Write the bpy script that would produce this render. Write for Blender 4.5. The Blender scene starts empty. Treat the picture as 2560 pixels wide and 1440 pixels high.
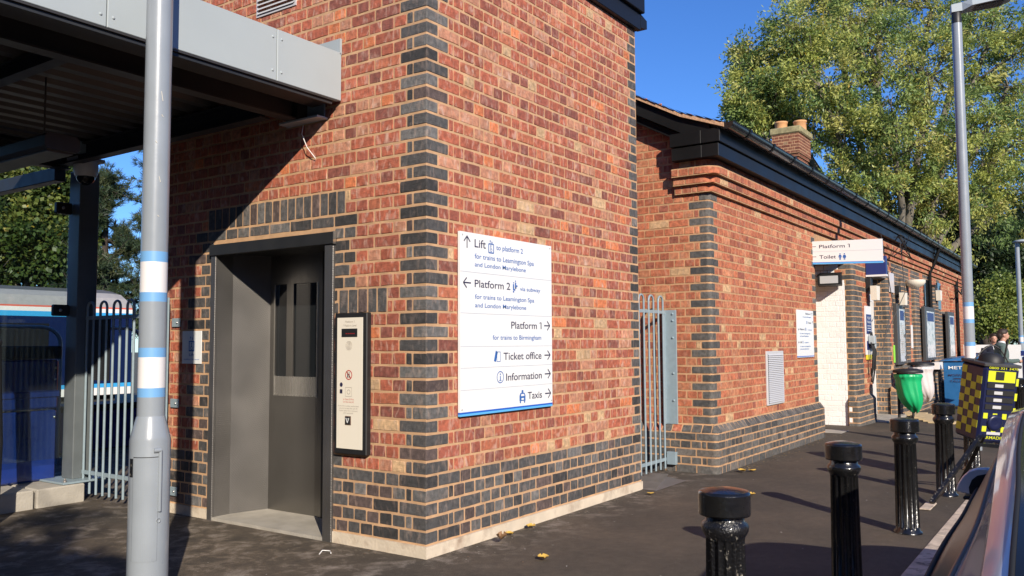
import bpy, bmesh, math, random
import numpy as np
from mathutils import Vector, Matrix, Euler, Quaternion
R = random.Random(7)
S = bpy.context.scene
rad = math.radians

# ---------------------------------------------------------------- camera, sky, sun, exposure
cam = bpy.data.cameras.new('camera'); cam.sensor_width = 36; cam.lens = 36*2119.4/2560
cam.clip_end = 600; cam.clip_start = .05
co = bpy.data.objects.new('camera', cam); S.collection.objects.link(co); S.camera = co
co.location = (-4.0595, -3.4693, 1.3195)
YAW, PIT, ROL = .6063, .06540, -.0053
fw = Vector((math.cos(YAW)*math.cos(PIT), math.sin(YAW)*math.cos(PIT), math.sin(PIT)))
rt = Vector((math.sin(YAW), -math.cos(YAW), 0)); up = rt.cross(fw)
r2 = math.cos(ROL)*rt+math.sin(ROL)*up; u2 = -math.sin(ROL)*rt+math.cos(ROL)*up
co.rotation_euler = Matrix((r2, u2, -fw)).transposed().to_euler()

SUNV = Vector((-1, -1.28, .785)).normalized()            # towards the sun
W = bpy.data.worlds.new('World'); S.world = W; W.use_nodes = True
wn = W.node_tree.nodes; wl = W.node_tree.links
bg = wn['Background']; sky = wn.new('ShaderNodeTexSky'); sky.sky_type = 'NISHITA'; sky.sun_disc = False
sky.sun_elevation = math.asin(SUNV.z); sky.sun_rotation = math.atan2(SUNV.x, SUNV.y)
sky.air_density = 1.0; sky.dust_density = 0; sky.ozone_density = 3.0; sky.altitude = 100
hs = wn.new('ShaderNodeHueSaturation'); hs.inputs['Saturation'].default_value = 1.1; hs.inputs['Value'].default_value = 1.0
gn = wn.new('ShaderNodeVectorMath'); gn.operation = 'MULTIPLY'; gn.inputs[1].default_value = (.72, 1.05, 1.62)
wl.new(sky.outputs[0], hs.inputs['Color']); wl.new(hs.outputs[0], gn.inputs[0]); wl.new(gn.outputs[0], bg.inputs[0]); bg.inputs[1].default_value = .082
sl = bpy.data.lights.new('sun', 'SUN'); sl.energy = 5.0; sl.angle = rad(.5); sl.color = (1, .90, .76)
so = bpy.data.objects.new('sun', sl); S.collection.objects.link(so)
so.rotation_euler = SUNV.to_track_quat('Z', 'Y').to_euler(); so.location = (-10, -12, 9)
S.view_settings.view_transform = 'Standard'; S.view_settings.look = 'None'
S.view_settings.exposure = .32; S.view_settings.gamma = 1
S.cycles.max_bounces = 6; S.cycles.transparent_max_bounces = 12

# ---------------------------------------------------------------- materials
def mat(name, col=(.5, .5, .5), rough=.6, metal=0, attr=False, var=0, vscale=8, bump=0, bscale=80, spec=.5, alpha=1, coat=0, dirt=None, trans=0):
    m = bpy.data.materials.new(name); m.use_nodes = True
    n = m.node_tree.nodes; l = m.node_tree.links; b = n['Principled BSDF']
    b.inputs['Roughness'].default_value = rough; b.inputs['Metallic'].default_value = metal
    b.inputs['Specular IOR Level'].default_value = spec; b.inputs['Coat Weight'].default_value = coat
    b.inputs['Coat Roughness'].default_value = .06
    tc = n.new('ShaderNodeTexCoord')
    if attr:
        a = n.new('ShaderNodeAttribute'); a.attribute_name = 'Col'; src = a.outputs['Color']
    else:
        a = n.new('ShaderNodeRGB'); a.outputs[0].default_value = (*col, 1); src = a.outputs[0]
    if var:
        t = n.new('ShaderNodeTexNoise'); t.inputs['Scale'].default_value = vscale; t.inputs['Detail'].default_value = 6
        l.new(tc.outputs['Object'], t.inputs['Vector'])
        mr = n.new('ShaderNodeMapRange'); mr.inputs[1].default_value = .3; mr.inputs[2].default_value = .7
        mr.inputs[3].default_value = 1-var; mr.inputs[4].default_value = 1+var
        l.new(t.outputs[0], mr.inputs[0])
        mx = n.new('ShaderNodeVectorMath'); mx.operation = 'SCALE'
        l.new(src, mx.inputs[0]); l.new(mr.outputs[0], mx.inputs['Scale']); src = mx.outputs[0]
        rr = n.new('ShaderNodeMapRange'); rr.inputs[3].default_value = max(0, rough-.12); rr.inputs[4].default_value = min(1, rough+.12)
        l.new(t.outputs[0], rr.inputs[0]); l.new(rr.outputs[0], b.inputs['Roughness'])
    if dirt:
        dc, ds, lo, hi = dirt
        t = n.new('ShaderNodeTexNoise'); t.inputs['Scale'].default_value = ds; t.inputs['Detail'].default_value = 8; t.inputs['Roughness'].default_value = .65
        l.new(tc.outputs['Object'], t.inputs['Vector'])
        mr = n.new('ShaderNodeMapRange'); mr.inputs[1].default_value = lo; mr.inputs[2].default_value = hi
        l.new(t.outputs[0], mr.inputs[0])
        mx = n.new('ShaderNodeMix'); mx.data_type = 'RGBA'; l.new(mr.outputs[0], mx.inputs[0])
        l.new(src, mx.inputs[6]); mx.inputs[7].default_value = (*dc, 1); src = mx.outputs[2]
    l.new(src, b.inputs['Base Color'])
    if bump:
        t = n.new('ShaderNodeTexNoise'); t.inputs['Scale'].default_value = bscale; t.inputs['Detail'].default_value = 5
        l.new(tc.outputs['Object'], t.inputs['Vector'])
        bp = n.new('ShaderNodeBump'); bp.inputs['Strength'].default_value = bump; bp.inputs['Distance'].default_value = .01
        l.new(t.outputs[0], bp.inputs['Height']); l.new(bp.outputs[0], b.inputs['Normal'])
    if alpha < 1: b.inputs['Alpha'].default_value = alpha
    if trans: b.inputs['Transmission Weight'].default_value = trans
    return m

def mat_brick(name, smear=(.66, .47, .37), amt=.75, rough=.82):
    m = mat(name, attr=True, rough=rough, var=.34, vscale=30, bump=.6, bscale=120)
    n = m.node_tree.nodes; l = m.node_tree.links; b = n['Principled BSDF']
    src = b.inputs['Base Color'].links[0].from_socket
    tc = n.new('ShaderNodeTexCoord'); mp = n.new('ShaderNodeMapping'); mp.inputs['Scale'].default_value = (24, 24, 10)
    l.new(tc.outputs['Object'], mp.inputs[0])
    t = n.new('ShaderNodeTexNoise'); t.inputs['Scale'].default_value = 1; t.inputs['Detail'].default_value = 7; t.inputs['Distortion'].default_value = .8
    l.new(mp.outputs[0], t.inputs['Vector'])
    mr = n.new('ShaderNodeMapRange'); mr.inputs[1].default_value = .52; mr.inputs[2].default_value = .76; mr.inputs[4].default_value = amt
    l.new(t.outputs[0], mr.inputs[0])
    at = n.new('ShaderNodeAttribute'); at.attribute_name = 'Col'; sx = n.new('ShaderNodeSeparateColor'); l.new(at.outputs['Color'], sx.inputs[0])
    lr = n.new('ShaderNodeMapRange'); lr.inputs[1].default_value = .05; lr.inputs[2].default_value = .35; lr.inputs[3].default_value = .22; l.new(sx.outputs[0], lr.inputs[0])
    ml = n.new('ShaderNodeMath'); ml.operation = 'MULTIPLY'; l.new(mr.outputs[0], ml.inputs[0]); l.new(lr.outputs[0], ml.inputs[1])
    mx = n.new('ShaderNodeMix'); mx.data_type = 'RGBA'; l.new(ml.outputs[0], mx.inputs[0]); l.new(src, mx.inputs[6]); mx.inputs[7].default_value = (*smear, 1)
    t2 = n.new('ShaderNodeTexNoise'); t2.inputs['Scale'].default_value = 320; t2.inputs['Detail'].default_value = 2
    l.new(tc.outputs['Object'], t2.inputs['Vector'])
    m2 = n.new('ShaderNodeMapRange'); m2.inputs[3].default_value = .72; m2.inputs[4].default_value = 1.28; l.new(t2.outputs[0], m2.inputs[0])
    v = n.new('ShaderNodeVectorMath'); v.operation = 'SCALE'; l.new(mx.outputs[2], v.inputs[0]); l.new(m2.outputs[0], v.inputs['Scale'])
    t3 = n.new('ShaderNodeTexNoise'); t3.inputs['Scale'].default_value = 1.3; t3.inputs['Detail'].default_value = 6; l.new(tc.outputs['Object'], t3.inputs['Vector'])
    m3 = n.new('ShaderNodeMapRange'); m3.inputs[1].default_value = .3; m3.inputs[2].default_value = .7; m3.inputs[3].default_value = .86; m3.inputs[4].default_value = 1.12; l.new(t3.outputs[0], m3.inputs[0])
    v3 = n.new('ShaderNodeVectorMath'); v3.operation = 'SCALE'; l.new(v.outputs[0], v3.inputs[0]); l.new(m3.outputs[0], v3.inputs['Scale'])
    l.new(v3.outputs[0], b.inputs['Base Color'])
    return m

def mat_metal_pattern():
    m = mat('textured_stainless_steel', (.21, .20, .19), .45, .8, var=.1, vscale=3)
    n = m.node_tree.nodes; l = m.node_tree.links; b = n['Principled BSDF']
    tc = n.new('ShaderNodeTexCoord'); mp = n.new('ShaderNodeMapping'); mp.inputs['Rotation'].default_value = (rad(45), rad(45), 0); mp.inputs['Scale'].default_value = (1, 1, 1)
    l.new(tc.outputs['Object'], mp.inputs[0])
    ck = n.new('ShaderNodeTexVoronoi'); ck.inputs['Scale'].default_value = 95; ck.inputs['Randomness'].default_value = .05
    l.new(mp.outputs[0], ck.inputs['Vector'])
    bp = n.new('ShaderNodeBump'); bp.inputs['Strength'].default_value = .8; bp.inputs['Distance'].default_value = .003
    l.new(ck.outputs['Distance'], bp.inputs['Height']); l.new(bp.outputs[0], b.inputs['Normal'])
    return m

def mat_brushed(name, col=(.27, .26, .245), rough=.3):
    m = mat(name, col, rough, .95)
    n = m.node_tree.nodes; l = m.node_tree.links; b = n['Principled BSDF']
    tc = n.new('ShaderNodeTexCoord'); mp = n.new('ShaderNodeMapping'); mp.inputs['Scale'].default_value = (300, 300, 2)
    t = n.new('ShaderNodeTexNoise'); t.inputs['Scale'].default_value = 1; l.new(tc.outputs['Object'], mp.inputs[0]); l.new(mp.outputs[0], t.inputs['Vector'])
    mr = n.new('ShaderNodeMapRange'); mr.inputs[3].default_value = rough-.08; mr.inputs[4].default_value = rough+.12
    l.new(t.outputs[0], mr.inputs[0]); l.new(mr.outputs[0], b.inputs['Roughness'])
    bp = n.new('ShaderNodeBump'); bp.inputs['Strength'].default_value = .06; l.new(t.outputs[0], bp.inputs['Height']); l.new(bp.outputs[0], b.inputs['Normal'])
    return m

def mat_asphalt(name, base=(.032, .028, .026), tan=(.085, .066, .05), sc=1.1, dust=None):
    m = bpy.data.materials.new(name); m.use_nodes = True
    n = m.node_tree.nodes; l = m.node_tree.links; b = n['Principled BSDF']
    tc = n.new('ShaderNodeTexCoord')
    def noise(s, d=6, r=.6):
        t = n.new('ShaderNodeTexNoise'); t.inputs['Scale'].default_value = s; t.inputs['Detail'].default_value = d; t.inputs['Roughness'].default_value = r
        l.new(tc.outputs['Object'], t.inputs['Vector']); return t
    big = noise(sc, 8, .62); fine = noise(170, 3); mid = noise(18, 5)
    vor = n.new('ShaderNodeTexVoronoi'); vor.inputs['Scale'].default_value = 130; l.new(tc.outputs['Object'], vor.inputs['Vector'])
    mr = n.new('ShaderNodeMapRange'); mr.inputs[1].default_value = .45; mr.inputs[2].default_value = .72; l.new(big.outputs[0], mr.inputs[0])
    mx = n.new('ShaderNodeMix'); mx.data_type = 'RGBA'; l.new(mr.outputs[0], mx.inputs[0]); mx.inputs[6].default_value = (*base, 1); mx.inputs[7].default_value = (*tan, 1)
    m2 = n.new('ShaderNodeMapRange'); m2.inputs[1].default_value = .25; m2.inputs[2].default_value = .75; m2.inputs[3].default_value = .45; m2.inputs[4].default_value = 1.6; l.new(fine.outputs[0], m2.inputs[0])
    m3 = n.new('ShaderNodeMapRange'); m3.inputs[1].default_value = .3; m3.inputs[2].default_value = .7; m3.inputs[3].default_value = .86; m3.inputs[4].default_value = 1.16; l.new(mid.outputs[0], m3.inputs[0])
    mm = n.new('ShaderNodeMath'); mm.operation = 'MULTIPLY'; l.new(m2.outputs[0], mm.inputs[0]); l.new(m3.outputs[0], mm.inputs[1])
    src = mx.outputs[2]
    if dust:                                                      # sandy mortar dust trodden about the new doorway
        dd = n.new('ShaderNodeVectorMath'); dd.operation = 'DISTANCE'; l.new(tc.outputs['Object'], dd.inputs[0]); dd.inputs[1].default_value = dust[0]
        dm = n.new('ShaderNodeMapRange'); dm.inputs[1].default_value = dust[1]; dm.inputs[2].default_value = dust[1]*.2; l.new(dd.outputs['Value'], dm.inputs[0])
        st = n.new('ShaderNodeTexNoise'); st.inputs['Scale'].default_value = 5; st.inputs['Detail'].default_value = 9; st.inputs['Roughness'].default_value = .7; st.inputs['Distortion'].default_value = .3; l.new(tc.outputs['Object'], st.inputs['Vector'])
        sm_ = n.new('ShaderNodeMapRange'); sm_.inputs[1].default_value = .40; sm_.inputs[2].default_value = .75; l.new(st.outputs[0], sm_.inputs[0])
        dmu = n.new('ShaderNodeMath'); dmu.operation = 'MULTIPLY'; l.new(dm.outputs[0], dmu.inputs[0]); l.new(sm_.outputs[0], dmu.inputs[1])
        mz = n.new('ShaderNodeMix'); mz.data_type = 'RGBA'; l.new(dmu.outputs[0], mz.inputs[0]); l.new(src, mz.inputs[6]); mz.inputs[7].default_value = (*dust[2], 1); src = mz.outputs[2]
    if dust:                                                      # pale mortar splashes along the tower's base
        sp_ = n.new('ShaderNodeSeparateXYZ'); l.new(tc.outputs['Object'], sp_.inputs[0])
        ya = n.new('ShaderNodeMapRange'); ya.inputs[1].default_value = -.55; ya.inputs[2].default_value = -.05; l.new(sp_.outputs[1], ya.inputs[0])
        xa = n.new('ShaderNodeMapRange'); xa.inputs[1].default_value = 8.5; xa.inputs[2].default_value = 3.0; l.new(sp_.outputs[0], xa.inputs[0])
        q1 = n.new('ShaderNodeMath'); q1.operation = 'MULTIPLY'; l.new(ya.outputs[0], q1.inputs[0]); l.new(xa.outputs[0], q1.inputs[1])
        sm2 = n.new('ShaderNodeMapRange'); sm2.inputs[1].default_value = .50; sm2.inputs[2].default_value = .66; l.new(st.outputs[0], sm2.inputs[0])
        q2_ = n.new('ShaderNodeMath'); q2_.operation = 'MULTIPLY'; l.new(q1.outputs[0], q2_.inputs[0]); l.new(sm2.outputs[0], q2_.inputs[1])
        my = n.new('ShaderNodeMix'); my.data_type = 'RGBA'; l.new(q2_.outputs[0], my.inputs[0]); l.new(src, my.inputs[6]); my.inputs[7].default_value = (.26, .22, .18, 1); src = my.outputs[2]
    v = n.new('ShaderNodeVectorMath'); v.operation = 'SCALE'; l.new(src, v.inputs[0]); l.new(mm.outputs[0], v.inputs['Scale'])
    # pale grit specks
    sp = n.new('ShaderNodeMapRange'); sp.inputs[1].default_value = .12; sp.inputs[2].default_value = .06; l.new(vor.outputs['Distance'], sp.inputs[0])
    gt = n.new('ShaderNodeMapRange'); gt.inputs[1].default_value = .55; gt.inputs[2].default_value = .7; l.new(mid.outputs[0], gt.inputs[0])
    sm = n.new('ShaderNodeMath'); sm.operation = 'MULTIPLY'; l.new(sp.outputs[0], sm.inputs[0]); l.new(gt.outputs[0], sm.inputs[1])
    m4 = n.new('ShaderNodeMix'); m4.data_type = 'RGBA'; l.new(sm.outputs[0], m4.inputs[0]); l.new(v.outputs[0], m4.inputs[6]); m4.inputs[7].default_value = (.3, .26, .22, 1)
    l.new(m4.outputs[2], b.inputs['Base Color']); b.inputs['Roughness'].default_value = .85; b.inputs['Specular IOR Level'].default_value = .3
    bp = n.new('ShaderNodeBump'); bp.inputs['Strength'].default_value = .7; bp.inputs['Distance'].default_value = .006
    l.new(fine.outputs[0], bp.inputs['Height']); l.new(bp.outputs[0], b.inputs['Normal'])
    return m

def mat_leaf(name, tr=.35):
    m = bpy.data.materials.new(name); m.use_nodes = True
    n = m.node_tree.nodes; l = m.node_tree.links; b = n['Principled BSDF']
    a = n.new('ShaderNodeAttribute'); a.attribute_name = 'Col'
    b.inputs['Roughness'].default_value = .45; b.inputs['Specular IOR Level'].default_value = .4
    l.new(a.outputs['Color'], b.inputs['Base Color'])
    t = n.new('ShaderNodeBsdfTranslucent'); l.new(a.outputs['Color'], t.inputs[0])
    mx = n.new('ShaderNodeMixShader'); mx.inputs[0].default_value = tr
    l.new(b.outputs[0], mx.inputs[1]); l.new(t.outputs[0], mx.inputs[2]); l.new(mx.outputs[0], n['Material Output'].inputs[0])
    return m

def mat_glass(name, tint=(.9, .95, .95), a=.25):
    m = bpy.data.materials.new(name); m.use_nodes = True
    n = m.node_tree.nodes; l = m.node_tree.links; n.remove(n['Principled BSDF'])
    g = n.new('ShaderNodeBsdfGlossy'); g.inputs['Roughness'].default_value = .02
    t = n.new('ShaderNodeBsdfTransparent'); t.inputs[0].default_value = (*tint, 1)
    d = n.new('ShaderNodeBsdfDiffuse'); d.inputs[0].default_value = (.5, .52, .5, 1)
    lw = n.new('ShaderNodeLayerWeight'); lw.inputs[0].default_value = .25; pw = n.new('ShaderNodeMath'); pw.operation = 'POWER'; pw.inputs[1].default_value = 2.5
    l.new(lw.outputs['Facing'], pw.inputs[0]); f = n.new('ShaderNodeMapRange'); f.inputs[3].default_value = .045; f.inputs[4].default_value = .8; l.new(pw.outputs[0], f.inputs[0])
    m0 = n.new('ShaderNodeMixShader'); m0.inputs[0].default_value = a; l.new(t.outputs[0], m0.inputs[1]); l.new(d.outputs[0], m0.inputs[2])
    mx = n.new('ShaderNodeMixShader'); l.new(f.outputs[0], mx.inputs[0]); l.new(m0.outputs[0], mx.inputs[1]); l.new(g.outputs[0], mx.inputs[2])
    l.new(mx.outputs[0], n['Material Output'].inputs[0]); return m

M = {}
M['brick'] = mat_brick('new_red_brick'); M['brick2'] = mat_brick('old_red_brick', (.6, .42, .3), .35)
M['mortar'] = mat('sandy_mortar', (.53, .325, .18), .95, var=.18, vscale=9, bump=.5, bscale=160)
M['mortar2'] = mat('old_mortar', (.49, .29, .155), .95, var=.2, vscale=9, bump=.5, bscale=160)
M['plinth'] = mat('cream_render', (.62, .53, .41), .9, var=.12, vscale=6, bump=.3, bscale=60, dirt=((.33, .24, .17), 5, .5, .75))
M['steel_dark'] = mat('dark_painted_steel', (.03, .03, .03), .45, .3, var=.1)
M['steel_tex'] = mat_metal_pattern(); M['steel_br'] = mat_brushed('brushed_stainless_steel'); M['steel_br2'] = mat_brushed('bright_stainless_edge', (.62, .6, .56), .25)
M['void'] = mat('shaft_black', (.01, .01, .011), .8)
M['fascia'] = mat('grey_aluminium_cladding', (.37, .415, .43), .5, 0, var=.04, vscale=2, spec=.4)
M['deck'] = mat('galvanised_deck', (.075, .070, .066), .5, .3, var=.1)
M['beam'] = mat('grey_beam_paint', (.035, .033, .032), .5, var=.1)
M['beamd'] = mat('dark_beam_paint', (.022, .024, .027), .5, var=.1)
M['pole'] = mat('grey_gloss_pole_paint', (.27, .30, .33), .32, .0, var=.06, vscale=5, coat=.4, bump=.05, bscale=25)
M['band_b'] = mat('sky_blue_band', (.17, .38, .66), .4, coat=.2); M['band_w'] = mat('white_band', (.75, .73, .72), .4, coat=.2)
M['postp'] = mat('dark_grey_post_paint', (.12, .135, .14), .42, var=.1, vscale=6); M['gate'] = mat('blue_grey_gate_paint', (.25, .32, .36), .38, var=.06, vscale=20)
M['sign_w'] = mat('white_sign_enamel', (.80, .81, .80), .32, coat=.15); M['txt'] = mat('dark_indigo_lettering', (.035, .03, .075), .5); M['txtb'] = mat('blue_lettering', (.03, .13, .42), .5)
M['stripe_d'] = mat('royal_blue_stripe', (.02, .12, .55), .4); M['stripe_l'] = mat('sky_stripe', (.12, .45, .85), .4)
M['signline'] = mat('pale_rule', (.55, .57, .62), .5); M['screw'] = mat('zinc_screw', (.5, .5, .5), .35, .8)
M['black'] = mat('gloss_black_paint', (.008, .008, .008), .24, var=.2, vscale=14, coat=.35, bump=.2, bscale=60, dirt=((.16, .15, .13), 34, .68, .72))
M['blackw'] = mat('worn_black_paint', (.010, .010, .011), .3, coat=.3, bump=.5, bscale=110, dirt=((.28, .26, .22), 42, .59, .66))
M['blackm'] = mat('matt_black', (.014, .014, .015), .55, var=.1); M['bargeb'] = mat('black_board_paint', (.009, .009, .009), .42, var=.2, vscale=3, spec=.3)
M['navyroof'] = mat('black_roof_trim', (.010, .011, .015), .45, spec=.3)
M['cream'] = mat('cream_panel', (.78, .72, .60), .45); M['red'] = mat('red_ink', (.5, .02, .02), .5); M['pinkt'] = mat('faded_red_ink', (.62, .22, .17), .5); M['greyt'] = mat('faded_grey_ink', (.45, .40, .34), .5)
M['asphalt'] = mat_asphalt('pavement_asphalt', (.074, .061, .047), (.115, .090, .066), dust=((-.75, 1.35, 0), 1.25, (.24, .18, .12))); M['road'] = mat_asphalt('road_asphalt', (.045, .045, .045), (.09, .085, .08))
M['ground'] = mat('rough_ground', (.09, .085, .055), .95, var=.3, vscale=1.5)
M['kerb'] = mat('kerb_concrete', (.56, .46, .36), .9, var=.2, vscale=7, bump=.6, bscale=70, dirt=((.10, .08, .07), 6, .52, .66))
M['conc'] = mat('pale_concrete', (.38, .35, .30), .9, var=.15, vscale=6, bump=.4, bscale=60)
M['tact'] = mat('buff_tactile_paving', (.55, .42, .24), .9, var=.15, vscale=8)
M['tile'] = mat('roof_tiles', (.10, .055, .04), .85, var=.3, vscale=9, bump=.5); M['verge'] = mat('orange_verge_mortar', (.52, .31, .18), .9, var=.2, vscale=25, bump=.7, bscale=50)
M['whitep'] = mat('white_painted_brick', attr=True, rough=.55, var=.05, vscale=5, bump=.5, bscale=45); M['whitemort'] = mat('white_painted_joint', (.78, .77, .75), .7); M['lintel'] = mat('grey_stone_lintel', (.17, .16, .15), .85, var=.15)
M['white'] = mat('white_upvc', (.78, .77, .75), .4); M['navy'] = mat('navy_sign_blue', (.02, .035, .16), .4); M['yellow'] = mat('yellow_vinyl', (.75, .68, .04), .45); M['lime'] = mat('lime_sticker', (.3, .75, .08), .5)
M['dglass'] = mat('dark_window_glass', (.012, .014, .016), .06, spec=.8); M['paper'] = mat('poster_paper', (.62, .64, .66), .35, coat=.3, dirt=((.22, .28, .3), 9, .5, .62)); M['grey'] = mat('grey_case', (.06, .06, .06), .45)
M['stone'] = mat('mossy_sandstone', (.30, .26, .13), .9, var=.3, vscale=12, bump=.5); M['terra'] = mat('buff_terracotta', (.62, .32, .14), .8, var=.12)
M['galv'] = mat('galvanised_tread', (.22, .20, .19), .5, .5, var=.15); M['louvre'] = mat('grey_louvre', (.56, .56, .57), .45, .05)
M['glass'] = mat_glass('clear_shelter_glass', (.86, .91, .89), .008); M['lens'] = mat_glass('dome_lens', (.1, .1, .12), .05)
M['cab'] = mat('blue_cabinet_paint', (.008, .026, .16), .3, var=.2, vscale=4, coat=.5, bump=.15, bscale=12)
M['carp'] = mat('silver_car_paint', (.74, .75, .77), .3, .0, coat=1); M['carg'] = mat('car_window_glass', (.010, .011, .012), .12, spec=.35); M['trim'] = mat('brown_trim_brick_reflection', (.16, .10, .07), .4, .3)  # trim: brick reflection in the chrome window strip, put into its colour
M['cargs'] = mat('dark_side_glass', (.022, .020, .017), .3, spec=.12); M['rubber'] = mat('black_rubber', (.012, .012, .012), .7); M['rim'] = mat('alloy_rim', (.4, .4, .42), .3, .8); M['lampr'] = mat('red_lamp_lens', (.25, .01, .01), .15, coat=1)
M['sack'] = mat('green_plastic_sack', (.01, .40, .14), .4, coat=.15); M['sackw'] = mat('clear_white_sack', (.62, .57, .56), .3)
M['metro'] = mat('blue_plastic', (.02, .12, .30), .4, var=.08); M['chq'] = mat('hi_vis_yellow', (.62, .66, .03), .4); M['chqn'] = mat('navy_plastic', (.010, .014, .055), .35)
M['skin'] = mat('skin', (.50, .27, .19), .55); M['hair'] = mat('dark_brown_hair', (.035, .02, .014), .6); M['jacket'] = mat('grey_green_tweed', (.085, .125, .115), .9, var=.12, vscale=40); M['shirt'] = mat('white_shirt', (.7, .7, .72), .8); M['dark'] = mat('navy_cloth', (.012, .014, .03), .9)
M['tr_silver'] = mat('train_roof_silver', (.48, .46, .43), .35, .3, var=.06); M['tr_blue'] = mat('train_blue', (.006, .015, .065), .3, coat=.3); M['tr_dark'] = mat('train_underframe', (.03, .03, .03), .8); M['tr_sky'] = mat('train_light_blue', (.05, .38, .75), .3); M['tr_red'] = mat('train_red_line', (.6, .12, .07), .4); M['tr_grey'] = mat('train_roof_grey', (.15, .15, .15), .4, .2)
M['bark'] = mat('grey_bark', (.15, .13, .10), .9, var=.3, vscale=6, bump=.6); M['barkd'] = mat('dark_bark', (.05, .037, .03), .9, var=.3, vscale=6)
M['leaf'] = mat_leaf('tree_leaf'); M['needle'] = mat_leaf('pine_needle', .1); M['fall'] = mat('yellow_fallen_leaf', (.62, .40, .08), .7); M['fallb'] = mat('brown_fallen_leaf', (.25, .14, .07), .8)

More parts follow.
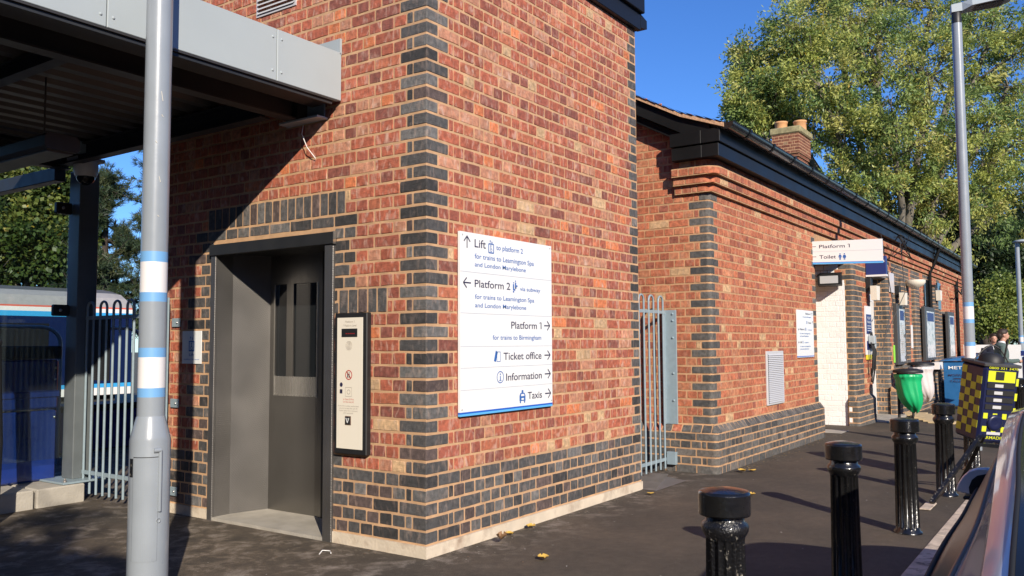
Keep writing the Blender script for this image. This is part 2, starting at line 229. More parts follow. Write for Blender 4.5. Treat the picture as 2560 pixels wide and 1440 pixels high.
# ---------------------------------------------------------------- mesh builder
class MB:
    def __init__(s): s.v = []; s.f = []; s.m = []; s.c = []; s.mats = []; s.col = None; s.sm = []
    def mi(s, m):
        if m not in s.mats: s.mats.append(m)
        return s.mats.index(m)
    def add(s, vs, fs, m, col=None, smooth=False):
        b = len(s.v); s.v += [tuple(x) for x in vs]; i = s.mi(m)
        for f in fs: s.f.append(tuple(b+k for k in f)); s.m.append(i); s.sm.append(smooth)
        s.c += [col or (1, 1, 1)]*len(vs)
        return s
    def box(s, lo, hi, m, col=None):
        (a, b, c), (d, e, f) = lo, hi
        v = [(a, b, c), (d, b, c), (d, e, c), (a, e, c), (a, b, f), (d, b, f), (d, e, f), (a, e, f)]
        return s.add(v, [(0, 3, 2, 1), (4, 5, 6, 7), (0, 1, 5, 4), (1, 2, 6, 5), (2, 3, 7, 6), (3, 0, 4, 7)], m, col)
    def bbox(s, lo, hi, m, b=.006, col=None):                    # bevelled box
        lo = Vector(lo); hi = Vector(hi); c = (lo+hi)/2; h = (hi-lo)/2; b = min(b, min(h)*.9)
        vs = []; fs = []
        for ax in range(3):
            o = [(ax+1) % 3, (ax+2) % 3]
            for sg in (-1, 1):
                q = []
                for a_, b_ in ((-1, -1), (1, -1), (1, 1), (-1, 1)):
                    p = [0, 0, 0]; p[ax] = sg*h[ax]; p[o[0]] = a_*(h[o[0]]-b); p[o[1]] = b_*(h[o[1]]-b)
                    q.append(len(vs)); vs.append(c+Vector(p))
                fs.append(q if sg > 0 else q[::-1])
        bm = bmesh.new(); bv = [bm.verts.new(v) for v in vs]
        r = bmesh.ops.convex_hull(bm, input=bm.verts)
        bm.verts.index_update()
        V = [v.co.copy() for v in bm.verts]; F = [[v.index for v in f.verts] for f in bm.faces]; bm.free()
        return s.add(V, F, m, col)
    def tube(s, pts, r, m, n=8, cap=True, col=None, smooth=True):
        pts = [Vector(p) for p in pts]; rr = r if isinstance(r, (list, tuple)) else [r]*len(pts)
        vs = []; fs = []; prev = None
        for i, p in enumerate(pts):
            t = (pts[min(i+1, len(pts)-1)]-pts[max(i-1, 0)]).normalized()
            if prev is None: a = t.orthogonal().normalized()
            else:
                a = prev-t*prev.dot(t); a = a.normalized() if a.length > 1e-6 else t.orthogonal().normalized()
            prev = a; b = t.cross(a)
            for k in range(n):
                an = 2*math.pi*k/n; vs.append(p+(a*math.cos(an)+b*math.sin(an))*rr[i])
        for i in range(len(pts)-1):
            for k in range(n):
                fs.append((i*n+k, i*n+(k+1) % n, (i+1)*n+(k+1) % n, (i+1)*n+k))
        s.add(vs, fs, m, col, smooth)
        if cap:
            s.add(vs[:n], [tuple(range(n))[::-1]], m, col); s.add(vs[-n:], [tuple(range(n))], m, col)
        return s
    def lathe(s, prof, c, m, n=32, flute=0, fl=(0, 0), smooth=True, axis=None, sharp=False):
        if sharp:
            for i in range(len(prof)-1): s.lathe([prof[i], prof[i+1]], c, m, n, flute, fl, smooth, axis)
            return s
        vs = []; fs = []
        for (r, z) in prof:
            for k in range(n):
                a = 2*math.pi*k/n; q = r
                if flute and fl[0] <= z <= fl[1]: q = r*(1-.19*abs(math.sin(a*flute/2)))
                vs.append(Vector((q*math.cos(a), q*math.sin(a), z)))
        if axis is not None:
            qt = Vector((0, 0, 1)).rotation_difference(Vector(axis)); vs = [qt @ v for v in vs]
        vs = [v+Vector(c) for v in vs]
        for i in range(len(prof)-1):
            for k in range(n): fs.append((i*n+k, i*n+(k+1) % n, (i+1)*n+(k+1) % n, (i+1)*n+k))
        s.add(vs, fs, m, None, smooth)
        if len(prof) > 2: s.add(vs[:n], [tuple(range(n))[::-1]], m); s.add(vs[-n:], [tuple(range(n))], m)
        return s
    def prism(s, poly, off, m, col=None):                         # polygon (3D points) extruded by vector off
        n = len(poly); p = [Vector(x) for x in poly]; o = Vector(off)
        nrm = Vector((0, 0, 0))
        for i in range(n): nrm += p[i].cross(p[(i+1) % n])
        if nrm.dot(o) > 0: p = p[::-1]
        return s.add(p+[x+o for x in p], [tuple(range(n)), tuple(range(2*n-1, n-1, -1))]+[(i, i+n, (i+1) % n+n, (i+1) % n) for i in range(n)], m, col)
    def build(s, name, parent=None, autosmooth=None):
        me = bpy.data.meshes.new(name); off = Vector(parent.location) if parent and not parent.get('_loc') else Vector((0, 0, 0))
        if parent and parent.parent: off = off+Vector(parent.parent.location)
        V = np.array([tuple(v) for v in s.v], dtype=np.float32)-np.array(off, dtype=np.float32)
        me.from_pydata(V.tolist(), [], s.f); me.polygons.foreach_set('material_index', s.m); me.polygons.foreach_set('use_smooth', s.sm)
        for m in s.mats: me.materials.append(M[m])
        if any(c != (1, 1, 1) for c in s.c):
            a = me.color_attributes.new('Col', 'FLOAT_COLOR', 'POINT')
            a.data.foreach_set('color', np.c_[np.array(s.c, dtype=np.float32), np.ones(len(s.c), dtype=np.float32)].ravel())
        me.update(); o = bpy.data.objects.new(name, me); S.collection.objects.link(o)
        if parent: o.parent = parent
        return o

def tag(o, label=None, cat=None, group=None, kind=None):
    if label: o['label'] = label
    if cat: o['category'] = cat
    if group: o['group'] = group
    if kind: o['kind'] = kind
    return o
def thing(name, loc, label, cat, group=None):
    o = bpy.data.objects.new(name, None); S.collection.objects.link(o); o.location = loc; o.empty_display_size = .1
    return tag(o, label, cat, group)
def copy_tree(root, loc, label, rz=0):
    def cp(o, par):
        c = o.copy(); S.collection.objects.link(c)
        if par: c.parent = par
        for ch in [x for x in bpy.data.objects if x.parent == o and x != c]: cp(ch, c)
        return c
    r = cp(root, None); r.location = loc; r.rotation_euler = (0, 0, rz); r['label'] = label
    return r

# ---- lettering
_tc = {}
def glyphs(t):
    if t not in _tc:
        c = bpy.data.curves.new('t', 'FONT'); c.body = t; c.size = 1; c.offset = .006; o = bpy.data.objects.new('t', c); S.collection.objects.link(o)
        dg = bpy.context.evaluated_depsgraph_get(); dg.update(); me = bpy.data.meshes.new_from_object(o.evaluated_get(dg))
        V = [(v.co.x, v.co.y) for v in me.vertices]; F = [tuple(p.vertices) for p in me.polygons]
        if t.endswith(' 1'):                                      # the figure 1 with its flag
            x1 = max(v[0] for v in V); xl = min(v[0] for v in V if v[0] > x1-.13 and v[1] > .3); n0 = len(V); V = V+[(xl+.01, .735), (xl-.16, .63), (xl-.16, .55), (xl+.01, .64)]; F = F+[(n0, n0+1, n0+2, n0+3)]
        _tc[t] = (V, F, min(v[0] for v in V), max(v[0] for v in V)); bpy.data.objects.remove(o); bpy.data.meshes.remove(me); bpy.data.curves.remove(c)
    return _tc[t]
CAPH = .73
def text(mb, t, pos, a0, a1, z, cap, m, shear=0):
    """pos(a, z) -> 3D point; text from a0 to a1 with its baseline at z"""
    V, F, x0, x1 = glyphs(t); k = (a1-a0)/(x1-x0)
    mb.add([pos(a0+(x-x0)*k, z+y*cap/CAPH) for x, y in V], F, m)
def poly(mb, pts, pos, m, th=0):
    mb.add([pos(a, z) for a, z in pts], [tuple(range(len(pts)))], m)
def line(mb, p, q, w, pos, m):
    d = Vector((q[0]-p[0], q[1]-p[1])); n = Vector((-d.y, d.x)).normalized()*w/2
    poly(mb, [(p[0]-n.x, p[1]-n.y), (q[0]-n.x, q[1]-n.y), (q[0]+n.x, q[1]+n.y), (p[0]+n.x, p[1]+n.y)], pos, m)
def ring(mb, c, r, w, pos, m, n=28, sx=1):
    P = [(math.cos(2*math.pi*i/n), math.sin(2*math.pi*i/n)) for i in range(n)]
    for i in range(n):
        a, b = P[i], P[(i+1) % n]
        poly(mb, [(c[0]+a[0]*r*sx, c[1]+a[1]*r), (c[0]+b[0]*r*sx, c[1]+b[1]*r), (c[0]+b[0]*(r-w)*sx, c[1]+b[1]*(r-w)), (c[0]+a[0]*(r-w)*sx, c[1]+a[1]*(r-w))], pos, m)
def disc(mb, c, r, pos, m, n=20, sx=1):
    poly(mb, [(c[0]+math.cos(2*math.pi*i/n)*r*sx, c[1]+math.sin(2*math.pi*i/n)*r) for i in range(n)], pos, m)
def arrow(mb, p, q, w, pos, m, hd=None):
    line(mb, p, q, w, pos, m); d = Vector((q[0]-p[0], q[1]-p[1])); L = d.length; d /= L; hd = hd or L*.42
    n = Vector((-d.y, d.x))
    for sg in (1, -1):
        e = (q[0]-d.x*hd+n.x*hd*sg, q[1]-d.y*hd+n.y*hd*sg); line(mb, (q[0]+d.x*w*.3, q[1]+d.y*w*.3), e, w, pos, m)

# ---------------------------------------------------------------- brickwork
P = .225; CH = .0851; J = .0118
def path(cx, cy, r):
    def f(u, off=0):
        if u < -r: return (cx-off, cy-u)
        if u > r: return (cx+u, cy-off)
        a = (u+r)/(2*r)*math.pi/2; return (cx+r-(r+off)*math.cos(a), cy+r-(r+off)*math.sin(a))
    return f
def red(old=False):
    x = R.random()
    if old:
        b = (.43, .145, .085) if x < .5 else (.37, .12, .075) if x < .7 else (.48, .20, .12) if x < .91 else (.28, .095, .07) if x < .96 else (.53, .36, .23)
    else:
        b = (.39, .118, .078) if x < .42 else (.32, .10, .075) if x < .60 else (.24, .085, .072) if x < .70 else (.44, .15, .092) if x < .82 else (.47, .23, .165) if x < .945 else (.60, .20, .095) if x < .972 else (.54, .38, .25)
    k = R.uniform(.86, 1.10); return (b[0]*k*1.02, b[1]*k*.95, b[2]*k*.80)
def blue(old=False):
    x = R.random(); b = (.078, .075, .074) if x < .5 else (.043, .041, .041) if x < .70 else (.13, .125, .12) if x < .88 else (.095, .068, .062)
    if old: b = (.10, .095, .088) if x < .6 else (.065, .064, .062) if x < .85 else (.14, .125, .11)
    k = R.uniform(.85, 1.15); return tuple(c*k for c in b)
def brick(mb, f, u0, u1, z0, z1, col, m, r=.004, o0=0, o1=0, j=J, proud=.0035, rough=1.0):
    """one brick face, proud of the mortar; the outline is slightly irregular"""
    jb = j*1.16; u0 += j*.38; u1 -= j*.38; z0 += jb/2; z1 -= jb/2
    if u1-u0 < .012 or z1-z0 < .012: return
    e = .006; us = [u0, u0+e]; arc = (u0 < -r < u1 or u0 < r < u1)
    if arc:
        if u0 < -r: us.append(-r)
        us += [-r+2*r*i/6 for i in range(1, 6)] if r > .01 else [0]
        if u1 > r: us.append(r)
        us = sorted(set([x for x in us if u0 <= x <= u1-e]))
    else:
        nn = max(1, round((u1-u0)/.07)); us += [u0+e+(u1-u0-2*e)*i/nn for i in range(1, nn)]
    us += [u1-e, u1]
    jt = lambda a: R.uniform(-a, a)*rough
    T = [z1+jt(.0022)-(e*.9 if i in (0, len(us)-1) else 0) for i in range(len(us))]
    B = [z0+jt(.0022)+(e*.9 if i in (0, len(us)-1) else 0) for i in range(len(us))]
    du = [0]*len(us); du[0] = jt(.002); du[-1] = jt(.002)
    w = proud+jt(.0015); vs = []; n = len(us); H = z1-z0
    def P3(u, z, off):
        x, y = f(u, off+o0+(o1-o0)*(z-z0)/H); return (x, y, z)
    ins = .0035
    for i, u in enumerate(us):
        uu = u+du[i]; di = ins if i == 0 else -ins if i == n-1 else 0
        vs += [P3(uu, T[i]+.002, -.004), P3(uu+di, T[i]-ins, w), P3(uu+di, B[i]+ins, w), P3(uu, B[i]-.002, -.004)]
    fs = []
    for i in range(n-1):
        a, b = i*4, i*4+4
        for k in range(3): fs.append((a+k, a+k+1, b+k+1, b+k))
    fs += [(0, 1, 2, 3)[::-1], (4*n-4, 4*n-3, 4*n-2, 4*n-1)]
    mb.add(vs, fs, m, col)
def holes_cut(segs, holes, za, zb):
    for (h0, h1, hz0, hz1) in holes:
        if zb-.012 <= hz0 or za+.012 >= hz1: continue
        out = []
        for (a, b, c) in segs:
            if b <= h0 or a >= h1: out.append((a, b, c)); continue
            if a < h0: out.append((a, h0, c))
            if b > h1: out.append((h1, b, c))
        segs = out
    return segs
def mortar(mb, f, u0, u1, z0, z1, m, r, holes=(), th=.10, o0=0, o1=0):
    """the mortar bed behind the bricks, in cells so that openings stay open"""
    us = {u0, u1, -r, r, 0}
    if r > .01: us |= {-r+2*r*i/6 for i in range(7)}
    zs = {z0, z1}
    for h in holes: us |= {h[0], h[1]}; zs |= {h[2], h[3]}
    us = sorted(x for x in us if u0 <= x <= u1); zs = sorted(x for x in zs if z0 <= x <= z1)
    for i in range(len(us)-1):
        for k in range(len(zs)-1):
            um = (us[i]+us[i+1])/2; zm = (zs[k]+zs[k+1])/2
            if any(h[0] < um < h[1] and h[2] < zm < h[3] for h in holes): continue
            q = lambda z: o0+(o1-o0)*(z-z0)/(z1-z0)
            a = f(us[i], q(zs[k])); b = f(us[i+1], q(zs[k])); c = f(us[i], q(zs[k+1])); d = f(us[i+1], q(zs[k+1]))
            mb.add([(*a, zs[k]), (*b, zs[k]), (*d, zs[k+1]), (*c, zs[k+1])], [(0, 1, 2, 3)], m)
def seg_rows(k, uL, uR, off=0):
    """English bond: stretcher course / header course with closers; symmetric about the corner u=0"""
    b = []
    if k % 2:
        b = [-P, .5*P]; x = -P
        while x > uL: x -= P; b.append(x)
        x = .5*P
        while x < uR: x += P; b.append(x)
    else:
        b = [-.75*P, -.5*P, .965*P, 1.2*P]; x = -.75*P
        while x > uL: x -= .5*P; b.append(x)
        x = 1.2*P
        while x < uR: x += .5*P; b.append(x)
    b = sorted(set([min(max(x, uL), uR) for x in b]+[uL, uR]))
    return [(a, c) for a, c in zip(b[:-1], b[1:]) if c-a > .02]

# ================================================================ THE SETTING: pavement, kerb, road
def zg(x): return -.02*max(0, x-9)
mb = MB(); xs = [-30, -8, -4, 0, 4, 9, 14, 20, 30, 60]; ys = [-2.485, -1, 0, 2, 4.6, 7.9]
for i in range(len(xs)-1):
    for k in range(len(ys)-1):
        a, b, c, d = xs[i], xs[i+1], ys[k], ys[k+1]
        mb.add([(a, c, zg(a)), (b, c, zg(b)), (b, d, zg(b)), (a, d, zg(a))], [(0, 1, 2, 3)], 'asphalt')
tag(mb.build('pavement'), kind='structure')
mb = MB(); x = -12
while x < 40:
    z = zg(x+.45); L = .9; g = .006
    mb.bbox((x+g, -2.655+R.uniform(-.002, .002), z-.14), (x+L-g, -2.484, z+.006+R.uniform(-.001, .002)), 'kerb', .006); x += L
tag(mb.build('kerb'), kind='structure')
mb = MB(); mb.add([(-60, -2.656, -.125), (-60, -14, -.125), (9, -14, -.125), (60, -14, -1.1), (60, -2.656, -1.1), (9, -2.656, -.125)], [(0, 1, 2, 5), (5, 2, 3, 4)], 'road')
tag(mb.build('road'), kind='structure')
mb = MB(); mb.add([(-300, -300, -1.3), (300, -300, -1.3), (300, 300, -1.3), (-300, 300, -1.3)], [(0, 1, 2, 3)], 'ground')
tag(mb.build('ground'), kind='structure')
mb = MB(); mb.box((-30, 7.9, -1.29), (60, 8.1, -.02), 'conc'); mb.box((-30, 7.55, .003), (60, 7.68, .006), 'white')
tag(mb.build('platform_edge'), kind='structure')

# ================================================================ LIFT TOWER
TW = 13.25*P; TL = 12.5*P; TZ0 = .077; TOP = 4.235
tower = thing('lift_tower', (0, 0, 0), 'new red brick lift tower with blue brick corners beside the grey canopy', 'tower')
f = path(0, 0, .003); mb = MB()
DU0, DU1, DZ = -2.150, -.822, 2.075                      # door opening
holes = [(DU0, DU1, -.1, DZ)]
k = 0; z = TZ0
while z < TOP-.01:
    k += 1; z1 = min(z+CH, TOP)
    segs = []
    for (a, b) in seg_rows(k, -TL, TW):
        w = b-a
        if w > .2 and R.random() < .10 and not (a < 0 < b): segs += [(a, a+w/2, None), (a+w/2, b, None)]
        else: segs.append((a, b, None))
    hh = list(holes)
    if k in (26, 27): hh.append((-9.9*P, -3.2*P, z, z1))
    if k in (18, 19): hh.append((-3.45*P, -1.47*P, z, z1))
    if k == 25:
        hh.append((-10.6*P, -2.68*P, z, z1))
    segs = holes_cut(segs, hh, z, z1)
    for (a, b, _) in segs:
        s = -(a+b)/2/P; t = (a+b)/2; w = b-a
        isb = k <= 5
        if a < 0 < b: isb = True
        if not k % 2 and -.76*P < t < -.4*P: isb = True
        if k % 2 and b > TW-.02: isb = True
        if not k % 2 and t > TW-.78*P: isb = True
        if 3.43 < s < 3.64 and k <= 19: isb = True
        if 18 <= k <= 24 and (2.9 if k % 2 else 2.65) < s < 3.7: isb = True
        if k <= 24 and 9.5 < s < (10.7 if k % 2 else 10.25): isb = True
        brick(mb, f, a, b, z, z1, blue() if isb else red(), 'brick')
    z = z1
# soldier courses and the lintel course
def soldiers(s0, s1, ka):
    n = round((s1-s0)*P/(CH)); w = (s1-s0)*P/n
    for i in range(n): brick(mb, f, -s1*P+i*w, -s1*P+(i+1)*w, TZ0+(ka-1)*CH, TZ0+(ka+1)*CH, blue(), 'brick')
soldiers(3.2, 9.9, 26); soldiers(1.47, 3.45, 18)
x = 2.68
while x < 10.5:
    w = 1.0 if R.random() > .25 else .62
    brick(mb, f, -min(x+w, 10.6)*P, -x*P, TZ0+24*CH, TZ0+25*CH, blue(), 'brick'); x += w
mortar(mb, f, -TL, TW, TZ0-.01, TOP, 'mortar', .003, holes)
mb.box((TW-.001, .0, .0), (TW, TL, TOP), 'mortar')
tower_wall = mb.build('wall', tower)
mb = MB()                                                    # rendered base strip
mb.box((-.014, -.014, -.05), (TW, .06, TZ0-.004), 'plinth'); mb.box((-.014, .06, -.05), (.06, -DU1-.01, TZ0-.004), 'plinth'); mb.build('base_strip', tower); mb = MB(); mb.box((-.014, -DU0+.01, -.05), (.06, TL, TZ0-.004), 'plinth')
mb.build('base_strip', tower)
mb = MB()                                                    # roof trim
mb.bbox((-.05, -.05, TOP), (TW+.03, TL, TOP+.16), 'navyroof'); mb.bbox((-.085, -.085, TOP+.16), (TW+.05, TL, TOP+.31), 'navyroof')
mb.prism([(TW+.03, -.05, TOP+.03), (TW+.16, -.05, TOP+.05), (TW+.16, -.05, TOP+.13), (TW+.03, -.05, TOP+.16)], (0, .1, 0), 'navyroof')
mb.build('roof_trim', tower)
mb = MB(); mb.box((.02, .02, TOP-.3), (TW-.02, TL-.02, TOP-.02), 'blackm'); mb.build('roof', tower)
# louvred vent, high on the wall
mb = MB(); y0, y1 = 1.25, 1.66; z0, z1 = 3.80, 4.10
mb.box((-.012, y0-.015, z0-.018), (.0, y1+.015, z0), 'louvre'); mb.box((-.012, y0-.015, z1), (.0, y1+.015, z1+.015), 'louvre')
mb.box((-.012, y0-.015, z0), (0, y0, z1), 'louvre'); mb.box((-.012, y1, z0), (0, y1+.015, z1), 'louvre')
for i in range(9):
    zz = z0+(z1-z0)*i/9; mb.add([(-.022, y0, zz), (-.022, y1, zz), (.0, y1, zz+.03), (.0, y0, zz+.03)], [(0, 1, 2, 3)], 'louvre')
mb.build('vent', tower)

# door lining and doors
DD = .44; jx = -.022
entr = mb = MB()
Y0, Y1 = .815, 2.163
mb.bbox((jx, Y0, -.005), (.06, Y0+.085, 2.005), 'steel_tex', .003)              # right jamb
mb.box((.06, Y0+.0, 0), (DD, Y0+.012, 2.03), 'steel_tex'); mb.build('door_jamb', tower); mb = MB()
mb.bbox((jx, Y1-.06, -.005), (.0, Y1, 2.02), 'steel_tex', .003)                  # left jamb
mb.box((.0, Y1-.06, .0), (.14, Y1-.045, 2.03), 'steel_tex'); mb.add([(.14, Y1-.06, 0), (DD, Y1-.143, 0), (DD, Y1-.143, 2.03), (.14, Y1-.06, 2.03)], [(3, 2, 1, 0)], 'steel_tex')
mb.build('door_jamb', tower)
mb = MB(); mb.bbox((jx-.012, Y0-.012, 2.006), (0, Y1+.008, 2.09), 'steel_dark', .003); mb.box((0, Y0, 2.03), (DD, Y1, 2.05), 'steel_dark')
mb.box((jx-.016, Y0-.016, 2.005), (jx+.01, Y0+.0-.012, 2.092), 'steel_br2'); mb.build('door_head', tower)
mb = MB(); mb.box((-.02, Y0+.085, .0), (DD+.05, Y1-.06, .022), 'conc'); tag(mb.build('threshold', tower))
# lift door leaves
dx = DD; mb = MB()
yA, yB = 1.442, Y1-.143                                                   # leaf extent
wy0, wy1, wz0, wz1 = 1.475, 1.955, .93, 1.80
for (a, b, c, d) in ((yA, yB, .024, wz0), (yA, yB, wz1, 2.03), (yA, wy0, wz0, wz1), (wy1, yB, wz0, wz1)): mb.box((dx, a, c), (dx+.04, b, d), 'steel_br')
leaf = mb.build('lift_door', tower)
mb = MB(); mb.box((dx+.015, wy0, wz0), (dx+.02, wy1, wz1), 'dglass'); mb.build('window', leaf)
mb = MB()
for (a, b, c, d) in ((wy0-.012, wy1+.012, wz0-.012, wz0), (wy0-.012, wy0, wz0, wz1), (wy1, wy1+.012, wz0, wz1)): mb.box((dx-.006, a, c), (dx, b, d), 'steel_br2')
mb.box((dx+.0, wy1-.21, wz0), (dx+.012, wy1-.13, wz1), 'steel_br'); mb.box((dx-.002, wy0, wz0), (dx+.012, wy1, wz0+.14), 'steel_br2'); mb.build('window_frame', leaf)
mb = MB(); mb.box((dx-.05, Y0+.012, .024), (dx+.04, 1.30, 2.03), 'steel_br'); mb.box((dx-.035, 1.30, .024), (dx+.04, 1.38, 2.03), 'steel_dark'); mb.box((dx-.015, 1.38, .024), (dx+.04, 1.438, 2.03), 'steel_br')
mb.build('door_post', tower)
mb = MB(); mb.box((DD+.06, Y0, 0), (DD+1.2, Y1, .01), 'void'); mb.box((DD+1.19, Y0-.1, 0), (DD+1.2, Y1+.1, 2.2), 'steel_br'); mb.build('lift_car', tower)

# ---- call panel
pn = thing('lift_call_panel', (0, .62, .6), 'tall cream lift call panel in a black frame beside the steel doorway', 'panel')
mb = MB(); py0, py1, pz0, pz1 = .470, .770, .597, 1.529
mb.bbox((-.045, py0, pz0), (.0, py1, pz1), 'blackm', .006); mb.build('frame', pn)
mb = MB(); mb.box((-.049, py0+.035, pz0+.037), (-.045, py1-.03, pz1-.032), 'cream'); face = mb.build('face_plate', pn)
pos = lambda a, z: (-.0505, -a, z); mb = MB()
text(mb, 'Platform 1', pos, -.664, -.577, 1.464, .013, 'greyt'); text(mb, '* Platform Level', pos, -.683, -.56, 1.439, .013, 'greyt')
text(mb, 'In Case Of Fire', pos, -.678, -.580, .953, .011, 'pinkt'); text(mb, 'Do Not Use Lift', pos, -.678, -.580, .936, .011, 'pinkt')
for i, t in enumerate(('If the lift is under authorised', 'control press the call lift', 'button below for a minimum', 'of 5 seconds')):
    w = (.19, .17, .17, .09)[i]; text(mb, t, pos, -.63-w/2, -.63+w/2, .910-i*.0155, .009, 'greyt')
ring(mb, (-.628, 1.118), .032, .006, pos, 'red'); line(mb, (-.648, 1.140), (-.608, 1.096), .006, pos, 'red')
for a in (-.638, -.624): disc(mb, (a, 1.132), .0035, pos, 'txt', 10); poly(mb, [(a-.004, 1.10), (a+.004, 1.10), (a+.004, 1.126), (a-.004, 1.126)], pos, 'txt')
disc(mb, (-.697, 1.053), .015, pos, 'txt', sx=.9); line(mb, (-.705, 1.045), (-.69, 1.06), .004, pos, 'sign_w')
poly(mb, [(-.71, .995), (-.686, .995), (-.686, 1.022), (-.71, 1.022)], pos, 'txt'); line(mb, (-.706, 1.0), (-.69, 1.016), .004, pos, 'sign_w')
for a, b in (((-.658, .977), (-.601, .977)), ((-.601, .977), (-.601, 1.036)), ((-.601, 1.036), (-.658, 1.036)), ((-.658, 1.036), (-.658, .977))): line(mb, a, b, .0025, pos, 'greyt')
ring(mb, (-.628, 1.006), .016, .004, pos, 'greyt')
for i in range(5): ring(mb, (-.628, 1.312), .03-i*.006, .0018, pos, 'greyt', 20)
mb.build('lettering', face)
mb = MB(); mb.box((-.053, .552, 1.370), (-.049, .695, 1.424), 'blackm'); d = mb.build('display', pn)
mb = MB()
for i in range(7): poly(mb, [(-.69+i*.018, 1.388), (-.682+i*.018, 1.388), (-.682+i*.018, 1.394), (-.69+i*.018, 1.394)], lambda a, z: (-.0545, -a, z), 'red') if i > 1 else None
mb.build('display_digits', d)
mb = MB(); mb.bbox((-.054, .603, .79), (-.049, .658, .848), 'trim', .002); mb.bbox((-.056, .608, .795), (-.054, .653, .843), 'blackm', .001)
P4 = lambda a, z: (-.0575, -a, z); line(mb, (-.645, .836), (-.631, .803), .006, P4, 'sign_w'); line(mb, (-.617, .836), (-.631, .803), .006, P4, 'sign_w'); line(mb, (-.64, .83), (-.622, .83), .003, P4, 'sign_w')
mb.build('call_button', pn)

# ---- small "Lift" sign
sg = thing('lift_sign', (0, 2.4, 1.18), 'small square white Lift sign on the wall left of the steel doorway', 'sign')
mb = MB(); mb.box((-.012, 2.279, 1.175), (-.006, 2.524, 1.431), 'sign_w'); pl = mb.build('sign_plate', sg)
pos = lambda a, z: (-.0135, -a, z); mb = MB(); c = -2.40
for (a, b, e, g) in ((-.035, .035, 1.272, 1.281), (-.035, .035, 1.345, 1.354), (-.035, -.026, 1.281, 1.345), (.026, .035, 1.281, 1.345)): poly(mb, [(c+a, e), (c+b, e), (c+b, g), (c+a, g)], pos, 'txtb')
disc(mb, (c-.004, 1.335), .006, pos, 'txtb', 10); line(mb, (c-.004, 1.33), (c-.004, 1.305), .007, pos, 'txtb'); ring(mb, (c-.002, 1.298), .014, .004, pos, 'txtb', 16)
arrow(mb, (c-.015, 1.364), (c-.015, 1.386), .004, pos, 'txtb', .008); arrow(mb, (c+.012, 1.386), (c+.012, 1.364), .004, pos, 'txtb', .008)
text(mb, 'Lift', pos, c-.03, c+.03, 1.235, .022, 'txtb'); text(mb, 'to platform 2 and way out', pos, c-.10, c+.10, 1.205, .011, 'txtb')
mb.build('lettering', pl)

# ---- the big direction sign
ms = thing('direction_sign', (.867, 0, .85), 'large white platform direction sign on the sunlit face of the brick tower', 'sign')
mb = MB(); mb.box((.303, -.030, .872), (1.431, -.012, 2.062), 'sign_w'); mb.box((.303, -.030, .860), (1.431, -.012, .872), 'stripe_d'); mb.box((.303, -.030, .846), (1.431, -.012, .860), 'stripe_l'); pl = mb.build('sign_panel', ms)
MAIN = [('Lift', .460, .587, 1.969, .057, 0), ('to platform 2', .709, 1.040, 1.972, .036, 1), ('for trains to Leamington Spa', .461, 1.184, 1.893, .035, 1), ('and London Marylebone', .461, 1.077, 1.839, .031, 1),
('Platform 2', .460, .877, 1.700, .052, 0), ('via subway', 1.001, 1.270, 1.700, .030, 1), ('for trains to Leamington Spa', .463, 1.186, 1.621, .032, 1), ('and London Marylebone', .463, 1.079, 1.564, .031, 1),
('Platform 1', .887, 1.283, 1.426, .052, 0), ('for trains to Birmingham', .663, 1.278, 1.347, .033, 1), ('Ticket office', .791, 1.280, 1.206, .053, 0), ('Information', .821, 1.282, 1.060, .053, 0), ('Taxis', 1.094, 1.282, .917, .053, 0)]
pos = lambda a, z: (a, -.0315, z); mb = MB()
for t, a, b, z, h, c in MAIN:
    text(mb, t, pos, a, b, z, h, 'txtb' if c else 'txt')
for p_, q_ in (((.377, 1.956), (.377, 2.033)), ((.419, 1.724), (.339, 1.724)), ((1.32, 1.452), (1.397, 1.452)), ((1.322, 1.231), (1.399, 1.231)), ((1.324, 1.091), (1.401, 1.091)), ((1.326, .945), (1.403, .945))): arrow(mb, p_, q_, .009, pos, 'txt', .034)
mb.build('lettering', pl)
mb = MB()
for z in (1.798, 1.523, 1.3015, 1.16, 1.0155): poly(mb, [(.305, z-.0018), (1.429, z-.0018), (1.429, z+.0018), (.305, z+.0018)], pos, 'signline')
mb.build('dividing_lines', pl)
mb = MB()                                                     # pictograms
def boxo(a, b, c, d, w, m='txtb'):
    for p_, q_ in (((a, c), (b, c)), ((b, c), (b, d)), ((b, d), (a, d)), ((a, d), (a, c))): line(mb, p_, q_, w, pos, m)
boxo(.620, .678, 1.945, 2.006, .008); disc(mb, (.645, 1.993), .006, pos, 'txtb', 10); line(mb, (.645, 1.988), (.645, 1.970), .007, pos, 'txtb'); ring(mb, (.649, 1.963), .012, .004, pos, 'txtb', 14)
arrow(mb, (.638, 2.012), (.638, 2.030), .004, pos, 'txtb', .007); arrow(mb, (.658, 2.030), (.658, 2.012), .004, pos, 'txtb', .007)
for i in range(4): poly(mb, [(.910+i*.014, 1.683+i*.014), (.926+i*.014, 1.683+i*.014), (.926+i*.014, 1.695+i*.014), (.910+i*.014, 1.695+i*.014)], pos, 'txtb')
for a, b in ((.918, 1.725), (.944, 1.738)): disc(mb, (a, b+.028), .006, pos, 'txtb', 10); poly(mb, [(a-.007, b-.026), (a+.007, b-.026), (a+.008, b+.018), (a-.008, b+.018)], pos, 'txtb')
poly(mb, [(.676, 1.2), (.70, 1.193), (.722, 1.262), (.698, 1.272)], pos, 'txtb'); boxo(.712, .752, 1.196, 1.262, .004)
ring(mb, (.751, 1.087), .042, .006, pos, 'txtb'); disc(mb, (.751, 1.107), .006, pos, 'txtb', 10); line(mb, (.751, 1.066), (.751, 1.095), .009, pos, 'txtb'); line(mb, (.738, 1.064), (.764, 1.064), .005, pos, 'txtb')
